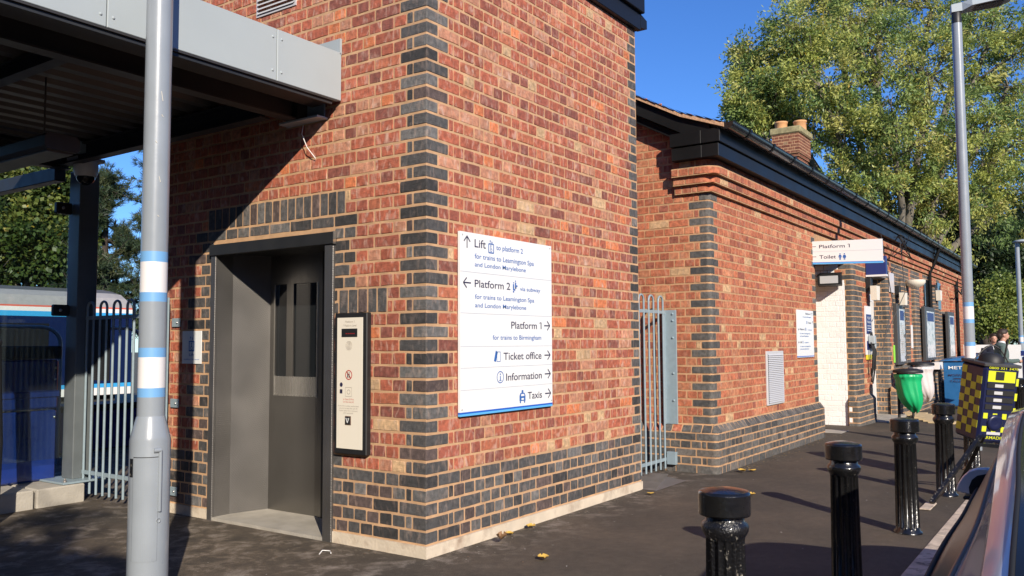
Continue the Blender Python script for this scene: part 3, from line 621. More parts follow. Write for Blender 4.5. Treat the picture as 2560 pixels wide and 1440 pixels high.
poly(mb, [(.986, .908), (1.062, .908), (1.062, .945), (1.05, .965), (.998, .965), (.986, .945)], pos, 'txtb'); poly(mb, [(1.012, .966), (1.036, .966), (1.034, .985), (1.014, .985)], pos, 'txtb')
for a in (.99, 1.044): poly(mb, [(a, .893), (a+.014, .893), (a+.014, .907), (a, .907)], pos, 'txtb')
pos2 = lambda a, z: (a, -.0330, z)
poly(mb, [(1.002, .942), (1.046, .942), (1.042, .957), (1.006, .957)], pos2, 'sign_w'); poly(mb, [(1.008, .915), (1.04, .915), (1.04, .928), (1.008, .928)], pos2, 'sign_w')
mb.build('pictograms', pl)
mb = MB()
for a, z in ((.327, 2.041), (1.408, 2.044), (.32, .89), (1.415, .89)): mb.lathe([(.006, 0), (.006, .003), (.003, .005)], (a, -.030, z), 'screw', 10, axis=(0, -1, 0))
mb.build('screws', ms)

# ================================================================ CANOPY
can = thing('canopy', (-2, 2.2, 3), 'flat grey metal canopy with a dark ribbed underside attached to the brick tower', 'canopy')
FY, FZ0, FZ1 = .756, 2.99, 3.325
def cladding(x0, x1):
    mb = MB(); mb.bbox((x0+.003, FY, FZ0), (x1-.003, FY+.03, FZ1), 'fascia', .003); return mb.build('cladding_panel', can)
prev = -.57
cladding(prev, -.012)
x = prev
while x > -9: cladding(x-1.12 if x > -1 else x-1.2, x); x -= 1.12 if x > -1 else 1.2
mb = MB(); x = prev
for i in range(6):
    for dx_ in (-.035, .035):
        for z in (FZ0+.06, FZ1-.06): mb.lathe([(.009, 0), (.008, .003), (.004, .006)], (x+dx_, FY, z), 'fascia', 10, axis=(0, -1, 0))
    x -= 1.12 if i == 0 else 1.2
mb.build('fixings', can)
mb = MB(); mb.box((-9, FY+.03, FZ1-.01), (-.012, 3.95, FZ1), 'deck'); mb.box((-.03, FY+.0, FZ1-.01), (-.012, FY+.55, FZ1+.10), 'fascia'); mb.build('roof_sheet', can)
mb = MB(); mb.box((-9, FY+.004, FZ0-.012), (-.05, FY+.25, FZ0-.002), 'beam'); mb.box((-9, FY+.02, FZ0-.034), (-.08, FY+.035, FZ0-.012), 'beamd'); mb.build('soffit_strip', can)
mb = MB(); y = FY+.25                                          # ribbed decking
prof = []
while y < 3.9:
    prof += [(y, 3.06), (y+.075, 3.06), (y+.105, 3.115), (y+.165, 3.115), (y+.195, 3.06)]; y += .2
vs = []; fs = []
for (yy, zz) in prof: vs += [(-9, yy, zz), (-.04, yy, zz)]
for i in range(len(prof)-1): fs.append((2*i, 2*i+1, 2*i+3, 2*i+2))
mb.add(vs, fs, 'deck'); mb.build('ribbed_decking', can)
def ibeam(p, q, h, w, m, name, end=True):
    mb = MB(); p = Vector(p); q = Vector(q); d = (q-p).normalized(); s = Vector((-d.y, d.x, 0))*w/2; u = Vector((0, 0, 1)); t = .012
    for (a, b, c) in ((-1, 0, t), (-1, h-t, h)):
        mb.prism([p-s+u*b, p+s+u*b, p+s+u*c, p-s+u*c], q-p, m)
    mb.prism([p-s*.12+u*t, p+s*.12+u*t, p+s*.12+u*(h-t), p-s*.12+u*(h-t)], q-p, m)
    return mb.build(name, can)
ibeam((-9, 1.16, 2.90), (-.10, 1.16, 2.90), .155, .10, 'beam', 'edge_beam')
ibeam((-.27, 1.24, 2.89), (-.27, 3.95, 2.89), .15, .09, 'beamd', 'cross_beam')
ibeam((-1.60, 1.22, 2.96), (-1.60, 3.95, 2.96), .10, .08, 'beamd', 'cross_beam')
ibeam((-3.2, 1.22, 2.96), (-3.2, 3.95, 2.96), .10, .08, 'beamd', 'cross_beam')
ibeam((-9, 3.98, 2.87), (-.2, 3.98, 2.87), .18, .10, 'beamd', 'edge_beam')
mb = MB(); mb.bbox((-.10, .90, 2.885), (-.001, 1.30, 2.90), 'fascia', .002); mb.bbox((-.012, .925, 2.885), (-.001, 1.32, 3.055), 'gate', .002); mb.box((-.1, 1.1, 2.9), (-.012, 1.22, 3.05), 'beamd')
mb.build('wall_bracket', can)
mb = MB(); mb.tube([(-.03, 1.12, 2.87), (-.06, 1.10, 2.80), (-.055, 1.05, 2.70), (-.02, 1.0, 2.62)], .003, 'white', 6); tag(mb.build('loose_cable'), 'short loose white cable hanging under the canopy bracket on the tower wall', 'cable')

# canopy post and glass screen
post = thing('canopy_post', (-.06, 3.97, .12), 'thick dark grey square post at the left end of the blue railing gate', 'post')
mb = MB(); mb.bbox((-.145, 3.87, .17), (.03, 4.05, 2.87), 'postp', .006)
col = mb.build('column', post)
for s_ in col.material_slots: pass
mb = MB(); mb.bbox((-.30, 3.72, .155), (.14, 4.15, .172), 'gate', .003)
for a, b in ((-.26, 3.77), (.09, 3.77)): mb.lathe([(.016, 0), (.016, .012), (.009, .012), (.009, .03)], (a, b, .172), 'galv', 6)
mb.build('base_plate', post)
scr = thing('glass_screen', (-.9, 4.0, .2), 'clear glass wind screen with dark clamps left of the thick grey post', 'screen')
mb = MB(); mb.box((-3.2, 4.00, .35), (-.17, 4.012, 2.50), 'glass'); mb.build('pane', scr)
for z in (2.55-.02, 1.63):
    mb = MB(); mb.bbox((-.29, 3.975, z-.05), (-.15, 4.03, z+.05), 'steel_dark', .01); mb.lathe([(.014, 0), (.014, .008), (.008, .01)], (-.235, 3.975, z), 'screw', 10, axis=(0, -1, 0)); mb.build('clamp', scr)
hb = MB(); hb.bbox((-.27, 4.07, 2.78), (-.17, 9.5, 2.90), 'beamd'); hb.build('header_rail', scr)
# concrete base blocks
for i, (a, b) in enumerate(((-.52, -.12), (-1.13, -.54), (-2.1, -1.15), (-3.1, -2.12))):
    mb = MB(); mb.bbox((a, 3.70, -.02), (b, 4.15, .152), 'conc', .012)
    tag(mb.build('concrete_block'), ('short pale concrete block at the foot of the grey post', 'long pale concrete block second from the grey post', 'pale concrete block at the left picture edge', 'pale concrete block beyond the left picture edge')[i], 'concrete block', 'concrete blocks under the glass screen')
# blue cabinet behind the glass
cb = thing('equipment_cabinet', (-.65, 4.3, .15), 'dark blue two-part metal cabinet behind the glass screen', 'cabinet')
mb = MB(); mb.bbox((-1.12, 4.10, .16), (-.17, 4.75, .76), 'cab', .015); mb.build('lower_door', cb)
mb = MB(); mb.bbox((-1.12, 4.09, .775), (-.17, 4.75, 1.20), 'cab', .015); mb.prism([(-1.12, 4.09, .93), (-1.12, 4.075, .92), (-1.12, 4.075, .88), (-1.12, 4.09, .87)], (.95, 0, 0), 'cab'); mb.build('upper_door', cb)
mb = MB(); mb.bbox((-1.14, 4.08, 1.205), (-.15, 4.78, 1.32), 'blackm', .01); mb.build('lid', cb)
mb = MB()
for z in (1.13, 1.03, .90, .70): mb.lathe([(.012, 0), (.010, .006), (.004, .009)], (-.20, 4.09, z), 'screw', 8, axis=(0, -1, 0))
mb.build('bolts', cb)
mb = MB(); mb.tube([(-1.02, 3.35, 0), (-1.00, 3.37, .6), (-1.03, 3.38, 1.33)], [.05, .05, .05], 'blackm', 10); mb.lathe([(.055, 0), (.055, .03), (.02, .05)], (-1.03, 3.38, 1.33), 'blackm', 12)
tag(mb.build('bollard_post'), 'plain black post cut off by the left picture edge', 'post')

# hanging light under the canopy
hl = thing('hanging_light', (-1.3, 2.6, 2.5), 'long grey box light hanging on rods under the canopy', 'light')
lx0, lx1, ly0, ly1, lz0, lz1 = -1.345, -1.115, 2.07, 3.6, 2.595, 2.70
mb = MB(); mb.prism([(lx0+.02, ly0, lz0), (lx1-.02, ly0, lz0), (lx1, ly0, lz0+.02), (lx1, ly0, lz1-.02), (lx1-.02, ly0, lz1), (lx0+.02, ly0, lz1), (lx0, ly0, lz1-.02), (lx0, ly0, lz0+.02)], (0, ly1-ly0, 0), 'beam'); mb.build('housing', hl)
mb = MB(); mb.box((lx0+.03, ly0+.03, lz0-.012), (lx1-.03, ly1-.03, lz0), 'deck'); mb.build('diffuser', hl)
for y in (2.12, 3.4):
    mb = MB(); mb.tube([(lx0+.02, y, lz1-.005), (lx0+.02, y, 3.07)], .006, 'deck', 6); mb.build('rod', hl)
mb = MB(); mb.bbox((-.42, 3.55, 2.955), (-.12, 3.64, 3.05), 'gate', .004); tag(mb.build('junction_box'), 'pale grey junction box above the dome camera under the canopy', 'box')
dc = thing('dome_camera', (-.16, 3.82, 2.8), 'white dome security camera under the canopy beside the thick post', 'camera')
mb = MB(); mb.bbox((-.28, 3.68, 2.92), (-.03, 3.86, 2.952), 'louvre', .004); mb.build('bracket', dc)
mb = MB(); mb.lathe([(.095, .13), (.10, .10), (.10, .04), (.088, .01), (.085, 0)], (-.16, 3.76, 2.79), 'white', 28); mb.build('housing', dc)
mb = MB(); mb.lathe([(.078*math.cos(a), -.078*math.sin(a)) for a in [i*.25 for i in range(7)]][::-1], (-.16, 3.76, 2.795), 'carg', 24); mb.build('lens', dc)

# ================================================================ GATES
def rail_gate(name, org, dirv, L, z0, zb, zt, zh, n, label, r=.011):
    g = thing(name, org, label, 'gate'); d = Vector(dirv); o = Vector(org)
    for i in range(n//2):
        a = o+d*(L*(2*i+.5)/n); b = o+d*(L*(2*i+1.5)/n); h = (b-a).length/2; c = (a+b)/2
        pts = [(a.x, a.y, z0)]+[(a.x, a.y, z0+(zh-h-z0)*t/3) for t in (1, 2)]+[tuple(Vector((c.x, c.y, zh-h))-d*h*math.cos(t)+Vector((0, 0, h*math.sin(t)))) for t in [math.pi*k/10 for k in range(11)]]+[(b.x, b.y, z0+(zh-h-z0)*t/3) for t in (2, 1)]+[(b.x, b.y, z0)]
        mb = MB(); mb.tube(pts, r, 'gate', 8); mb.build('bow_top_bar', g)
    for z in (zb, zt):
        mb = MB(); s = Vector((-d.y, d.x, 0))*.006; p = o-s; q = o+d*L
        mb.prism([(p.x, p.y, z-.004), (p.x+2*s.x, p.y+2*s.y, z-.004), (p.x+2*s.x, p.y+2*s.y, z+.028), (p.x, p.y, z+.028)], d*L, 'gate'); mb.build('rail', g)
    return g
g1 = rail_gate('railing_gate', (-.06, 2.66, 0), (0, 1, 0), 1.24, .05, .215, 1.55, 1.70, 12, 'blue grey bow-topped railing gate between the thick post and the tower')
gp = thing('gate_post', (-.03, 2.68, 0), 'tall flat blue grey gate post bolted to the left end of the tower wall', 'post')
mb = MB(); mb.bbox((-.075, 2.625, .06), (-.063, 2.72, 1.70), 'gate', .003); mb.bbox((-.063, 2.708, .06), (-.012, 2.72, 1.70), 'gate', .003); mb.build('upright', gp)
for z in (1.50, .86, .17):
    mb = MB(); mb.bbox((-.020, 2.55, z-.035), (-.012, 2.66, z+.035), 'gate', .003); mb.lathe([(.010, 0), (.009, .006), (.004, .010)], (-.020, 2.585, z), 'screw', 8, axis=(-1, 0, 0)); mb.build('lug', gp)
mb = MB(); mb.box((-.055, 3.50, 1.02), (-.045, 3.78, 1.55), 'blackm'); tag(mb.build('gate_notice'), 'blank dark notice plate fixed behind the top of the railing gate', 'sign')
g2 = rail_gate('railing_gate', (3.02, .27, 0), (1, 0, 0), 1.12, .03, .11, 1.625, 1.80, 10, 'blue grey bow-topped railing gate between the tower and the old station building')
ap = thing('gate_post', (4.18, .27, .47), 'short blue grey angle post with bolts on the old station gable wall', 'post')
mb = MB(); mb.bbox((4.192, .17, .475), (4.204, .30, 1.66), 'gate', .003); mb.bbox((4.15, .288, .475), (4.192, .30, 1.66), 'gate', .003); mb.build('upright', ap)
for z in (.72, 1.0, 1.37, 1.55, 1.62):
    mb = MB(); mb.lathe([(.013, 0), (.011, .008), (.006, .013)], (4.192, .21, z), 'gate', 8, axis=(-1, 0, 0)); mb.build('bolt', ap)
mb = MB(); mb.bbox((4.10, .16, .07), (4.145, .26, .20), 'gate', .003); mb.build('lower_bracket', ap)
mb = MB(); mb.add([(2.95, -.16, .004), (3.62, -.16, .004), (3.92, .45, .004), (3.0, .62, .004)], [(0, 1, 2, 3)], 'galv')
for i in range(24):
    x = 3.0+i*.038; mb.box((x, -.13+i*.012, .004), (x+.012, .40, .009), 'galv')
tag(mb.build('tread_plate'), 'ribbed metal tread plate on the ground before the gate by the tower', 'tread plate')

# ================================================================ NEAR POLE
def banded_pole(loc, label, r=.0665, H=5.3, heads=False, zoff=0, detail=False):
    p = thing('lamp_post', loc, label, 'lamp post', 'blue and white banded lamp posts'); x, y, z = loc
    zo = zoff; mb = MB()
    Z = [(.86, 1.06, 'pole'), (1.06, 1.106, 'band_b'), (1.106, 1.26, 'band_w'), (1.26, 1.308, 'band_b'), (1.308, 1.541, 'pole'), (1.541, 1.588, 'band_b'), (1.588, 1.743, 'band_w'), (1.743, 1.796, 'band_b'), (1.796, 2.6, 'pole'), (2.6, H, 'pole')]
    for a, b, m in Z:
        rr = lambda q: r*(1-.06*(q-1)/4); n = 40
        mb.tube([(x, y, a+zo), (x, y, b+zo)], [rr(a), rr(b)], m, n, cap=(m == 'pole'))
    mb.build('shaft', p)
    mb = MB(); mb.lathe([(r*1.47, z-.02), (r*1.47, .845+zo), (r*1.42, .862+zo), (r*1.06, .955+zo), (r*1.0, .965+zo)], (x, y, 0), 'pole', 40); b = mb.build('base', p)
    return p
near = banded_pole((-1.55, .5, 0), 'thick grey lamp post with blue and white bands left of the steel doorway', detail=True)
base = [o for o in bpy.data.objects if o.parent == near and o.name.startswith('base')][0]
def onp(a, z, rr=.1045):
    rr = rr*.0665/.0705
    return (-1.55+rr*math.cos(a), .5+rr*math.sin(a), z)
ac = math.atan2(-3.4693-.5, -4.0595+1.55)
def patch(mb, a0, a1, z0, z1, rr, m, n=8):
    for i in range(n):
        p, q = a0+(a1-a0)*i/n, a0+(a1-a0)*(i+1)/n
        mb.add([onp(p, z0, rr), onp(q, z0, rr), onp(q, z1, rr), onp(p, z1, rr)], [(0, 1, 2, 3)], m)
mb = MB(); patch(mb, ac-.85, ac+.42, .26, .765, .1052, 'pole', 14)
for z in (.765,): patch(mb, ac-.86, ac+.43, z, z+.004, .1047, 'steel_dark', 14)
patch(mb, ac-.87, ac-.86, .26, .765, .1047, 'steel_dark', 1); patch(mb, ac+.42, ac+.43, .26, .765, .1047, 'steel_dark', 1)
mb.build('access_door', base)
mb = MB(); mb.tube([onp(ac+.50, z, .107) for z in (.50, .62, .80)], .010, 'pole', 8); mb.tube([onp(ac+a, .80, .107) for a in (.18, .34, .50)], .012, 'pole', 8)
mb.lathe([(.011, 0), (.010, .006)], onp(ac+.47, .455, .1035), 'screw', 10, axis=(math.cos(ac+.47), math.sin(ac+.47), 0)); mb.build('hinge_bar', base)
mb = MB()
for z, a, l_ in ((2.62, .25, .05), (2.50, .3, .012), (2.36, -.1, .01), (2.18, .2, .03), (1.98, .15, .008)): mb.tube([onp(ac+a, z, .0712), onp(ac+a+.12, z-l_, .0712)], .0015, 'cream', 4)
mb.build('paint_chips', near)
mb = MB(); patch(mb, ac-1.15, ac-.88, .67, .76, .1055, 'blackw', 5); mb.build('torn_sticker', base)

# lamp post beyond the bollards, with its lantern
lp = banded_pole((7.70, -2.14, 0), 'tall lamp post with blue and white bands and a lantern, behind the chequered locker', r=.062, H=5.30)
hx, hy, hz = 7.70, -2.14, 5.30
mb = MB(); mb.lathe([(.056, 0), (.056, .13), (.05, .14)], (hx, hy, hz), 'steel_dark', 20)
mb.build('collar', lp)
hd = Vector((.30, -.954, 0)).normalized(); sd = Vector((-hd.y, hd.x, 0))
mb = MB(); b0 = Vector((hx, hy, hz+.19))-hd*.06
def hsec(t, w, h, zz): c = b0+hd*t+Vector((0, 0, zz)); return [c-sd*w+Vector((0, 0, -h)), c+sd*w+Vector((0, 0, -h)), c+sd*w*.8+Vector((0, 0, h)), c-sd*w*.8+Vector((0, 0, h))]
secs = [hsec(0, .05, .05, 0), hsec(.12, .055, .055, .01), hsec(.22, .13, .045, .03), hsec(.55, .15, .04, .06), hsec(.68, .10, .02, .075)]
vs = [v for s_ in secs for v in s_]; fs = [(3, 2, 1, 0), (16, 17, 18, 19)]
for i in range(4):
    for k in range(4): fs.append((i*4+k, i*4+(k+1) % 4, i*4+4+(k+1) % 4, i*4+4+k))
mb.add(vs, fs, 'fascia'); mb.build('lantern', lp)
mb = MB(); a = b0+hd*.26+Vector((0, 0, -.024)); b_ = b0+hd*.58+Vector((0, 0, .012)); mb.add([a-sd*.09, a+sd*.09, b_+sd*.10, b_-sd*.10], [(3, 2, 1, 0)], 'grey'); mb.build('lens', lp)
fl = banded_pole((28.5, -1.30, zg(28.5)), 'slim far lamp post at the right picture edge with a small flat lantern', r=.07, H=4.85, zoff=-.30)
mb = MB(); mb.lathe([(.10, 0), (.30, .03), (.22, .09), (.05, .12)], (28.5, -1.45, 4.55), 'fascia', 16); mb.build('lantern', fl)

# ================================================================ STATION BUILDING
st = thing('station_building', (4.15, -.27, 0), 'old red brick station building with black eaves and grey cornered plinth', 'building')
SX, SY = 4.21, -.21; RB = .045; EX = 8.10
fs_ = path(SX, SY, RB); mb = MB()
hol = []
def course_run(mb, f, uL, uR, z0, z1, rule, m, r, k, o0=0, o1=0, holes=(), splitp=.25, headers=False, old=True):
    segs = []
    for (a, b) in seg_rows(k, uL, uR):
        w = b-a
        if w > .2 and R.random() < splitp and not (a < 0 < b): segs += [(a, a+w/2, None), (a+w/2, b, None)]
        else: segs.append((a, b, None))
    for (a, b, _) in holes_cut(segs, holes, z0, z1):
        c = rule((a+b)/2, z0, a, b, k); brick(mb, f, a, b, z0, z1, c[0], c[1] if len(c) == 2 and isinstance(c[1], str) else m, r, o0, o1)
BR = lambda old: (red(old), 'brick2'); BL = lambda old: (blue(old), 'brick2')
def rule_a(u, z, a, b, k):
    if a < 0 < b: return BL(True)
    if u > EX-SX-(.14 if k % 2 else .07): return BL(True)
    return BR(True)
# rows: wall 0.485 -> 2.87
z = .485; k = 7
while z < 2.865:
    course_run(mb, fs_, -1.9, EX-SX, z, z+CH, rule_a, 'brick2', RB, k); z += CH; k += 1
zc = z
# gable wall above the corbel line, and corbels
gz = lambda y: 3.66+.54*(y+.0)                                     # underside of the verge
while z < 4.6:
    y_start = max(.12, (z+CH-3.62)/.54)
    segs = [s for s in seg_rows(k, -1.9, -.0) if -s[1] > y_start-.21-.02+.21]
    for (a, b) in segs: brick(mb, fs_, a, b, z, z+CH, red(True), 'brick2', RB)
    z += CH; k += 1
mortar(mb, fs_, -1.9, EX-SX, .0, zc, 'mortar2', RB)
mb.add([(SX, SY+.1, zc), (SX, SY+1.9, zc), (SX, SY+1.9, 4.55), (SX, .15, 3.66)], [(0, 3, 2, 1)], 'mortar2')
mb.box((EX-.002, SY+.0, 0), (EX, .6, 2.7), 'mortar2')
wallA = mb.build('wall', st)
mb = MB()                                                          # corbel courses along the whole eaves
zz = zc
for i, pr_ in enumerate((.04, .08, .12)):
    for (a, b) in seg_rows(i+k, -.36, 20 if i < 9 else 0):
        brick(mb, fs_, a, b, zz, zz+CH-.002, red(True), 'brick2', RB, pr_, pr_)
    mortar(mb, fs_, -.36, 20, zz-.002, zz+CH, 'mortar2', RB, o0=pr_, o1=pr_)
    x0, y0 = SX-pr_, SY-pr_; mb.add([(x0+.0, SY+.36, zz-.001), (SX, SY+.36, zz-.001), (SX, SY, zz-.001), (x0, y0, zz-.001)], [(0, 1, 2, 3)], 'mortar2'); mb.add([(x0, y0, zz-.001), (SX+20, y0, zz-.001), (SX+20, SY, zz-.001), (SX, SY, zz-.001)], [(3, 2, 1, 0)], 'mortar2')
    mb.add([(x0, SY+.36, zz), (SX, SY+.36, zz), (SX, SY+.36, zz+CH), (x0, SY+.36, zz+CH)], [(3, 2, 1, 0)], 'mortar2')
    zz += CH
mortar(mb, fs_, -.36, 20, zz, 3.3, 'mortar2', RB, o0=.08, o1=.08)
for kk in range(2):
    for (a, b) in seg_rows(k+kk, -.36, 20): brick(mb, fs_, a, b, zz+kk*CH, zz+kk*CH+CH, red(True), 'brick2', RB, .08, .08)
mb.build('corbel_courses', st)
mb = MB()                                                          # plinth with bullnose corner and sloping cap
fp = path(4.15, -.27, .055); PE = 8.16-4.15
z = .0; k = 1
for i in range(5):
    course_run(mb, fp, -1.9, PE, z-(.03 if i == 0 else 0), z+.0805, lambda u, z, a, b, k: BL(True), 'brick2', .055, k, splitp=.3); z += .0805; k += 1
mortar(mb, fp, -1.9, PE, -.04, z, 'mortar2', .055)
u = -1.9
while u < PE:
    w = .108 if not (-.22 < u < .0) else .108
    b = min(u+w, PE); brick(mb, fp, u, b, z, .487, blue(True) if (u > -.35 or R.random() < .4) else red(True), 'brick2', .055, 0, -.058, .012); u = b
mortar(mb, fp, -1.9, PE, z, .487, 'mortar2', .055, o0=0, o1=-.06)
mb.box((PE+4.15-.002, -.262, -.02), (PE+4.15, .3, .40), 'mortar2')
mb.build('plinth', st)
# eaves: boxed boards, gutter with unions
mb = MB(); d = .18
mb.bbox((SX-d, SY-d, 3.195), (24.2, SY+.0, 3.325), 'bargeb', .004); mb.bbox((SX-d, SY+.0, 3.195), (SX+.05, .12, 3.325), 'bargeb', .004)
mb.bbox((SX-d-.015, SY-d-.02, 3.337), (24.2, SY+.0, 3.475), 'bargeb', .004); mb.bbox((SX-d-.015, SY+.0, 3.337), (SX+.05, .13, 3.475), 'bargeb', .004)
mb.build('eaves_board', st)
mb = MB(); gy, gzz, gr = SY-d-.10, 3.515, .068
n = 10; vs = []; fs = []
for i in range(n+1):
    a = math.pi*i/n
    for x in (SX-d-.02, 24.2): vs.append((x, gy+gr*math.cos(a), gzz-gr*math.sin(a)))
for i in range(n): fs.append((2*i, 2*i+1, 2*i+3, 2*i+2))
mb.add(vs, fs, 'black', smooth=True); mb.add([vs[2*i] for i in range(n+1)], [tuple(range(n+1))], 'black')
mb.tube([(SX-d-.02, gy-gr, gzz), (24.2, gy-gr, gzz)], .006, 'bargeb', 6)
gut = mb.build('gutter', st)
for i in range(26):
    x = SX+.28+i*.78; m_ = MB(); pts = [(x, gy+(gr+.006)*math.cos(math.pi*q/8), gzz-(gr+.006)*math.sin(math.pi*q/8)) for q in range(9)]
    for q in range(8):
        a, b = pts[q], pts[q+1]; m_.add([a, (a[0]+.05, a[1], a[2]), (b[0]+.05, b[1], b[2]), b], [(0, 1, 2, 3)], 'bargeb')
    m_.box((x, gy-gr-.012, gzz-.01), (x+.05, gy-gr+.0, gzz+.012), 'bargeb'); m_.build('bracket', gut)
# roof slope, verge and bargeboard
mb = MB(); ev, rid = -.50, 4.2; zr = lambda y: 3.675+.54*y if y > 0 else 3.675+.37*y
yy = [-.46, -.3, -.15, 0, .3, .8, 1.5, 3, rid]
for i in range(len(yy)-1): mb.add([(3.99, yy[i], zr(yy[i])), (24.3, yy[i], zr(yy[i])), (24.3, yy[i+1], zr(yy[i+1])), (3.99, yy[i+1], zr(yy[i+1]))], [(0, 1, 2, 3)], 'tile')
mb.add([(3.99, rid, zr(rid)), (24.3, rid, zr(rid)), (24.3, 9, zr(0)), (3.99, 9, zr(0))], [(0, 1, 2, 3)], 'tile')
for i in range(60):                                               # ragged tile tails along the verge
    y = -.45+i*.1; y2 = y+.098
    if y2 < rid: mb.add([(3.975-R.uniform(0, .012), y, zr(y)+.012), (4.2, y, zr(y)+.012), (4.2, y2, zr(y2)+.02), (3.975-R.uniform(0, .012), y2, zr(y2)+.02)], [(0, 1, 2, 3)], 'tile')
mb.build('roof', st)
mb = MB()
for i in range(len(yy)-1):
    a, b = yy[i], yy[i+1]; mb.prism([(3.985, a, zr(a)-.035), (3.985, b, zr(b)-.035), (3.985, b, zr(b)+.008), (3.985, a, zr(a)+.008)], (.20, 0, 0), 'verge')
mb.build('verge', st)
mb = MB()
for (t0, t1, x0) in ((-.04, -.20, 4.03), (-.21, -.29, 4.10)):
    for i in range(1, len(yy)-1):
        a, b = max(yy[i], -.34), yy[i+1]; mb.prism([(x0, a, zr(a)+t1), (x0, b, zr(b)+t1), (x0, b, zr(b)+t0), (x0, a, zr(a)+t0)], (.05, 0, 0), 'bargeb')
mb.prism([(4.08, .0, zr(0)-.29), (4.08, rid, zr(rid)-.29), (4.21, rid, zr(rid)-.29), (4.21, 0, zr(0)-.29)], (0, 0, .02), 'bargeb')
mb.build('bargeboard', st)
# airbrick vent
mb = MB(); vx0, vx1, vz0, vz1 = 5.86, 6.49, .575, 1.212
mb.bbox((vx0, SY-.022, vz0), (vx1, SY-.0, vz1), 'louvre', .004)
for i in range(26):
    z = vz0+.03+i*(vz1-vz0-.06)/26; mb.add([(vx0+.03, SY-.034, z), (vx1-.03, SY-.034, z), (vx1-.03, SY-.022, z+.018), (vx0+.03, SY-.022, z+.018)], [(0, 1, 2, 3)], 'louvre')
    mb.add([(vx0+.03, SY-.034, z), (vx1-.03, SY-.034, z), (vx1-.03, SY-.0225, z-.001), (vx0+.03, SY-.0225, z-.001)], [(3, 2, 1, 0)], 'blackm')
mb.build('vent_grille', st)
# --- recess, white wall and pier
mb = MB(); f2 = path(10.3, SY, .045)
WHT = lambda: (lambda q: (q, q*.99, q*.97))(R.uniform(.83, .88))
def rule_b(u, z, a, b, k):
    if u < -.13:
        if z > 2.27 and u > -.30: return BR(True)
        return (WHT(), 'whitep')
    if z < 2.15: return BL(True) if u < .66 else BR(True)
    return (BL(True) if k % 2 or a < 0 < b else BR(True))
z = -.06; k = 1
while z < zc-.01:
    segs = []
    for (a, b) in seg_rows(k, -.95, 1.2):
        if a < -.13 < b and z < 2.27: segs += [(a, -.13), (-.13, b)]
        else: segs.append((a, b))
    for (a, b) in segs:
        if b-a > .03: c = rule_b((a+b)/2, z, a, b, k); brick(mb, f2, a, b, z, z+CH, c[0], c[1], .045, j=J if c[1] == 'brick2' else .006)
    z += CH; k += 1
mortar(mb, f2, -.13, 1.2, -.1, zc, 'mortar2', .045); mortar(mb, f2, -.95, -.13, -.1, 2.27, 'whitemort', .045); mortar(mb, f2, -.95, -.13, 2.27, zc, 'mortar2', .045)
mb.box((7.8, .62, -.05), (10.5, .70, 2.9), 'mortar2')
# plinth of the pier
fpp = path(10.245, -.27, .05); z = -.06; k = 1
while z < .36:
    course_run(mb, fpp, -.17, 1.18, z, z+CH, lambda u, z, a, b, k: ((WHT(), 'whitep') if u < -.14 else BL(True)), 'brick2', .05, k, splitp=.3); z += CH; k += 1
mortar(mb, fpp, -.17, 1.18, -.1, z, 'mortar2', .05)
u = -.17
while u < 1.18: brick(mb, fpp, u, min(u+.108, 1.18), z, z+.075, blue(True), 'brick2', .05, 0, -.055, .012); u += .108
mortar(mb, fpp, -.17, 1.18, z, z+.075, 'mortar2', .05, o0=0, o1=-.057)
mb.box((11.48, -.262, -.1), (11.485, -.2, z), 'mortar2'); mb.box((11.5-.004, SY, -.1), (11.5, .3, zc), 'brick2', (.3, .1, .07))
mb.build('pier_wall', st)
mb = MB(); mb.bbox((7.8, -.19, 2.66), (10.42, .62, 2.84), 'lintel', .01); mb.box((11.3, -.19, 2.50), (13.2, .2, 2.86), 'lintel'); mb.build('lintel', st)
mb = MB(); k = 5; z = 2.845
f3 = path(8.10, SY, .003)
for (a, b) in seg_rows(3, 0, 2.2): brick(mb, f3, a, b, 2.84, 2.875, red(True), 'brick2')
mb.box((8.0, SY+.003, 2.66), (13.1, .55, 3.3), 'mortar2')
mb.build('wall_over_recess', st)
# --- right-hand wall beyond the door
mb = MB(); f4 = path(13.0, SY, .045)
def rule_c(u, z, a, b, k):
    x = 13+u
    if u < .12: return BL(True)
    if x > 20.9: return BR(True)
    if z < .95 and 14.8 < x < 18.6: return BR(True) if z > .45 else BL(True)
    if 13.12 < x < 13.35: return BR(True)
    if 15.15 < x < 15.4: return BR(True)
    if z > 2.05 and (17.9 < x < 18.8 or 16.4 < x < 16.9 or x > 19.4): return BR(True)
    return BL(True) if z < 2.75 else BR(True)
z = -.4; k = 1
while z < zc-.01:
    course_run(mb, f4, -.42, 11.2, z, z+CH, rule_c, 'brick2', .045, k); z += CH; k += 1
mortar(mb, f4, -.42, 11.2, -.5, zc, 'mortar2', .045)
for (xa, xb, lab) in ((14.05, 14.75, 0), (15.5, 15.95, 0), (17.95, 18.55, 0), (21.0, 21.4, 0)):   # pilasters with rounded edges
    z = -.4; k = 1
    fpl = path(xa, SY-.07, .03)
    while z < zc-.3:
        for (a, b) in seg_rows(k, -.07, xb-xa): brick(mb, fpl, a, b, z, z+CH, blue(True) if xa < 20 else red(True), 'brick2', .03)
        z += CH; k += 1
    mortar(mb, fpl, -.07, xb-xa, -.5, z, 'mortar2', .03); mb.box((xb-.002, SY-.067, -.5), (xb, SY, z), 'mortar2')
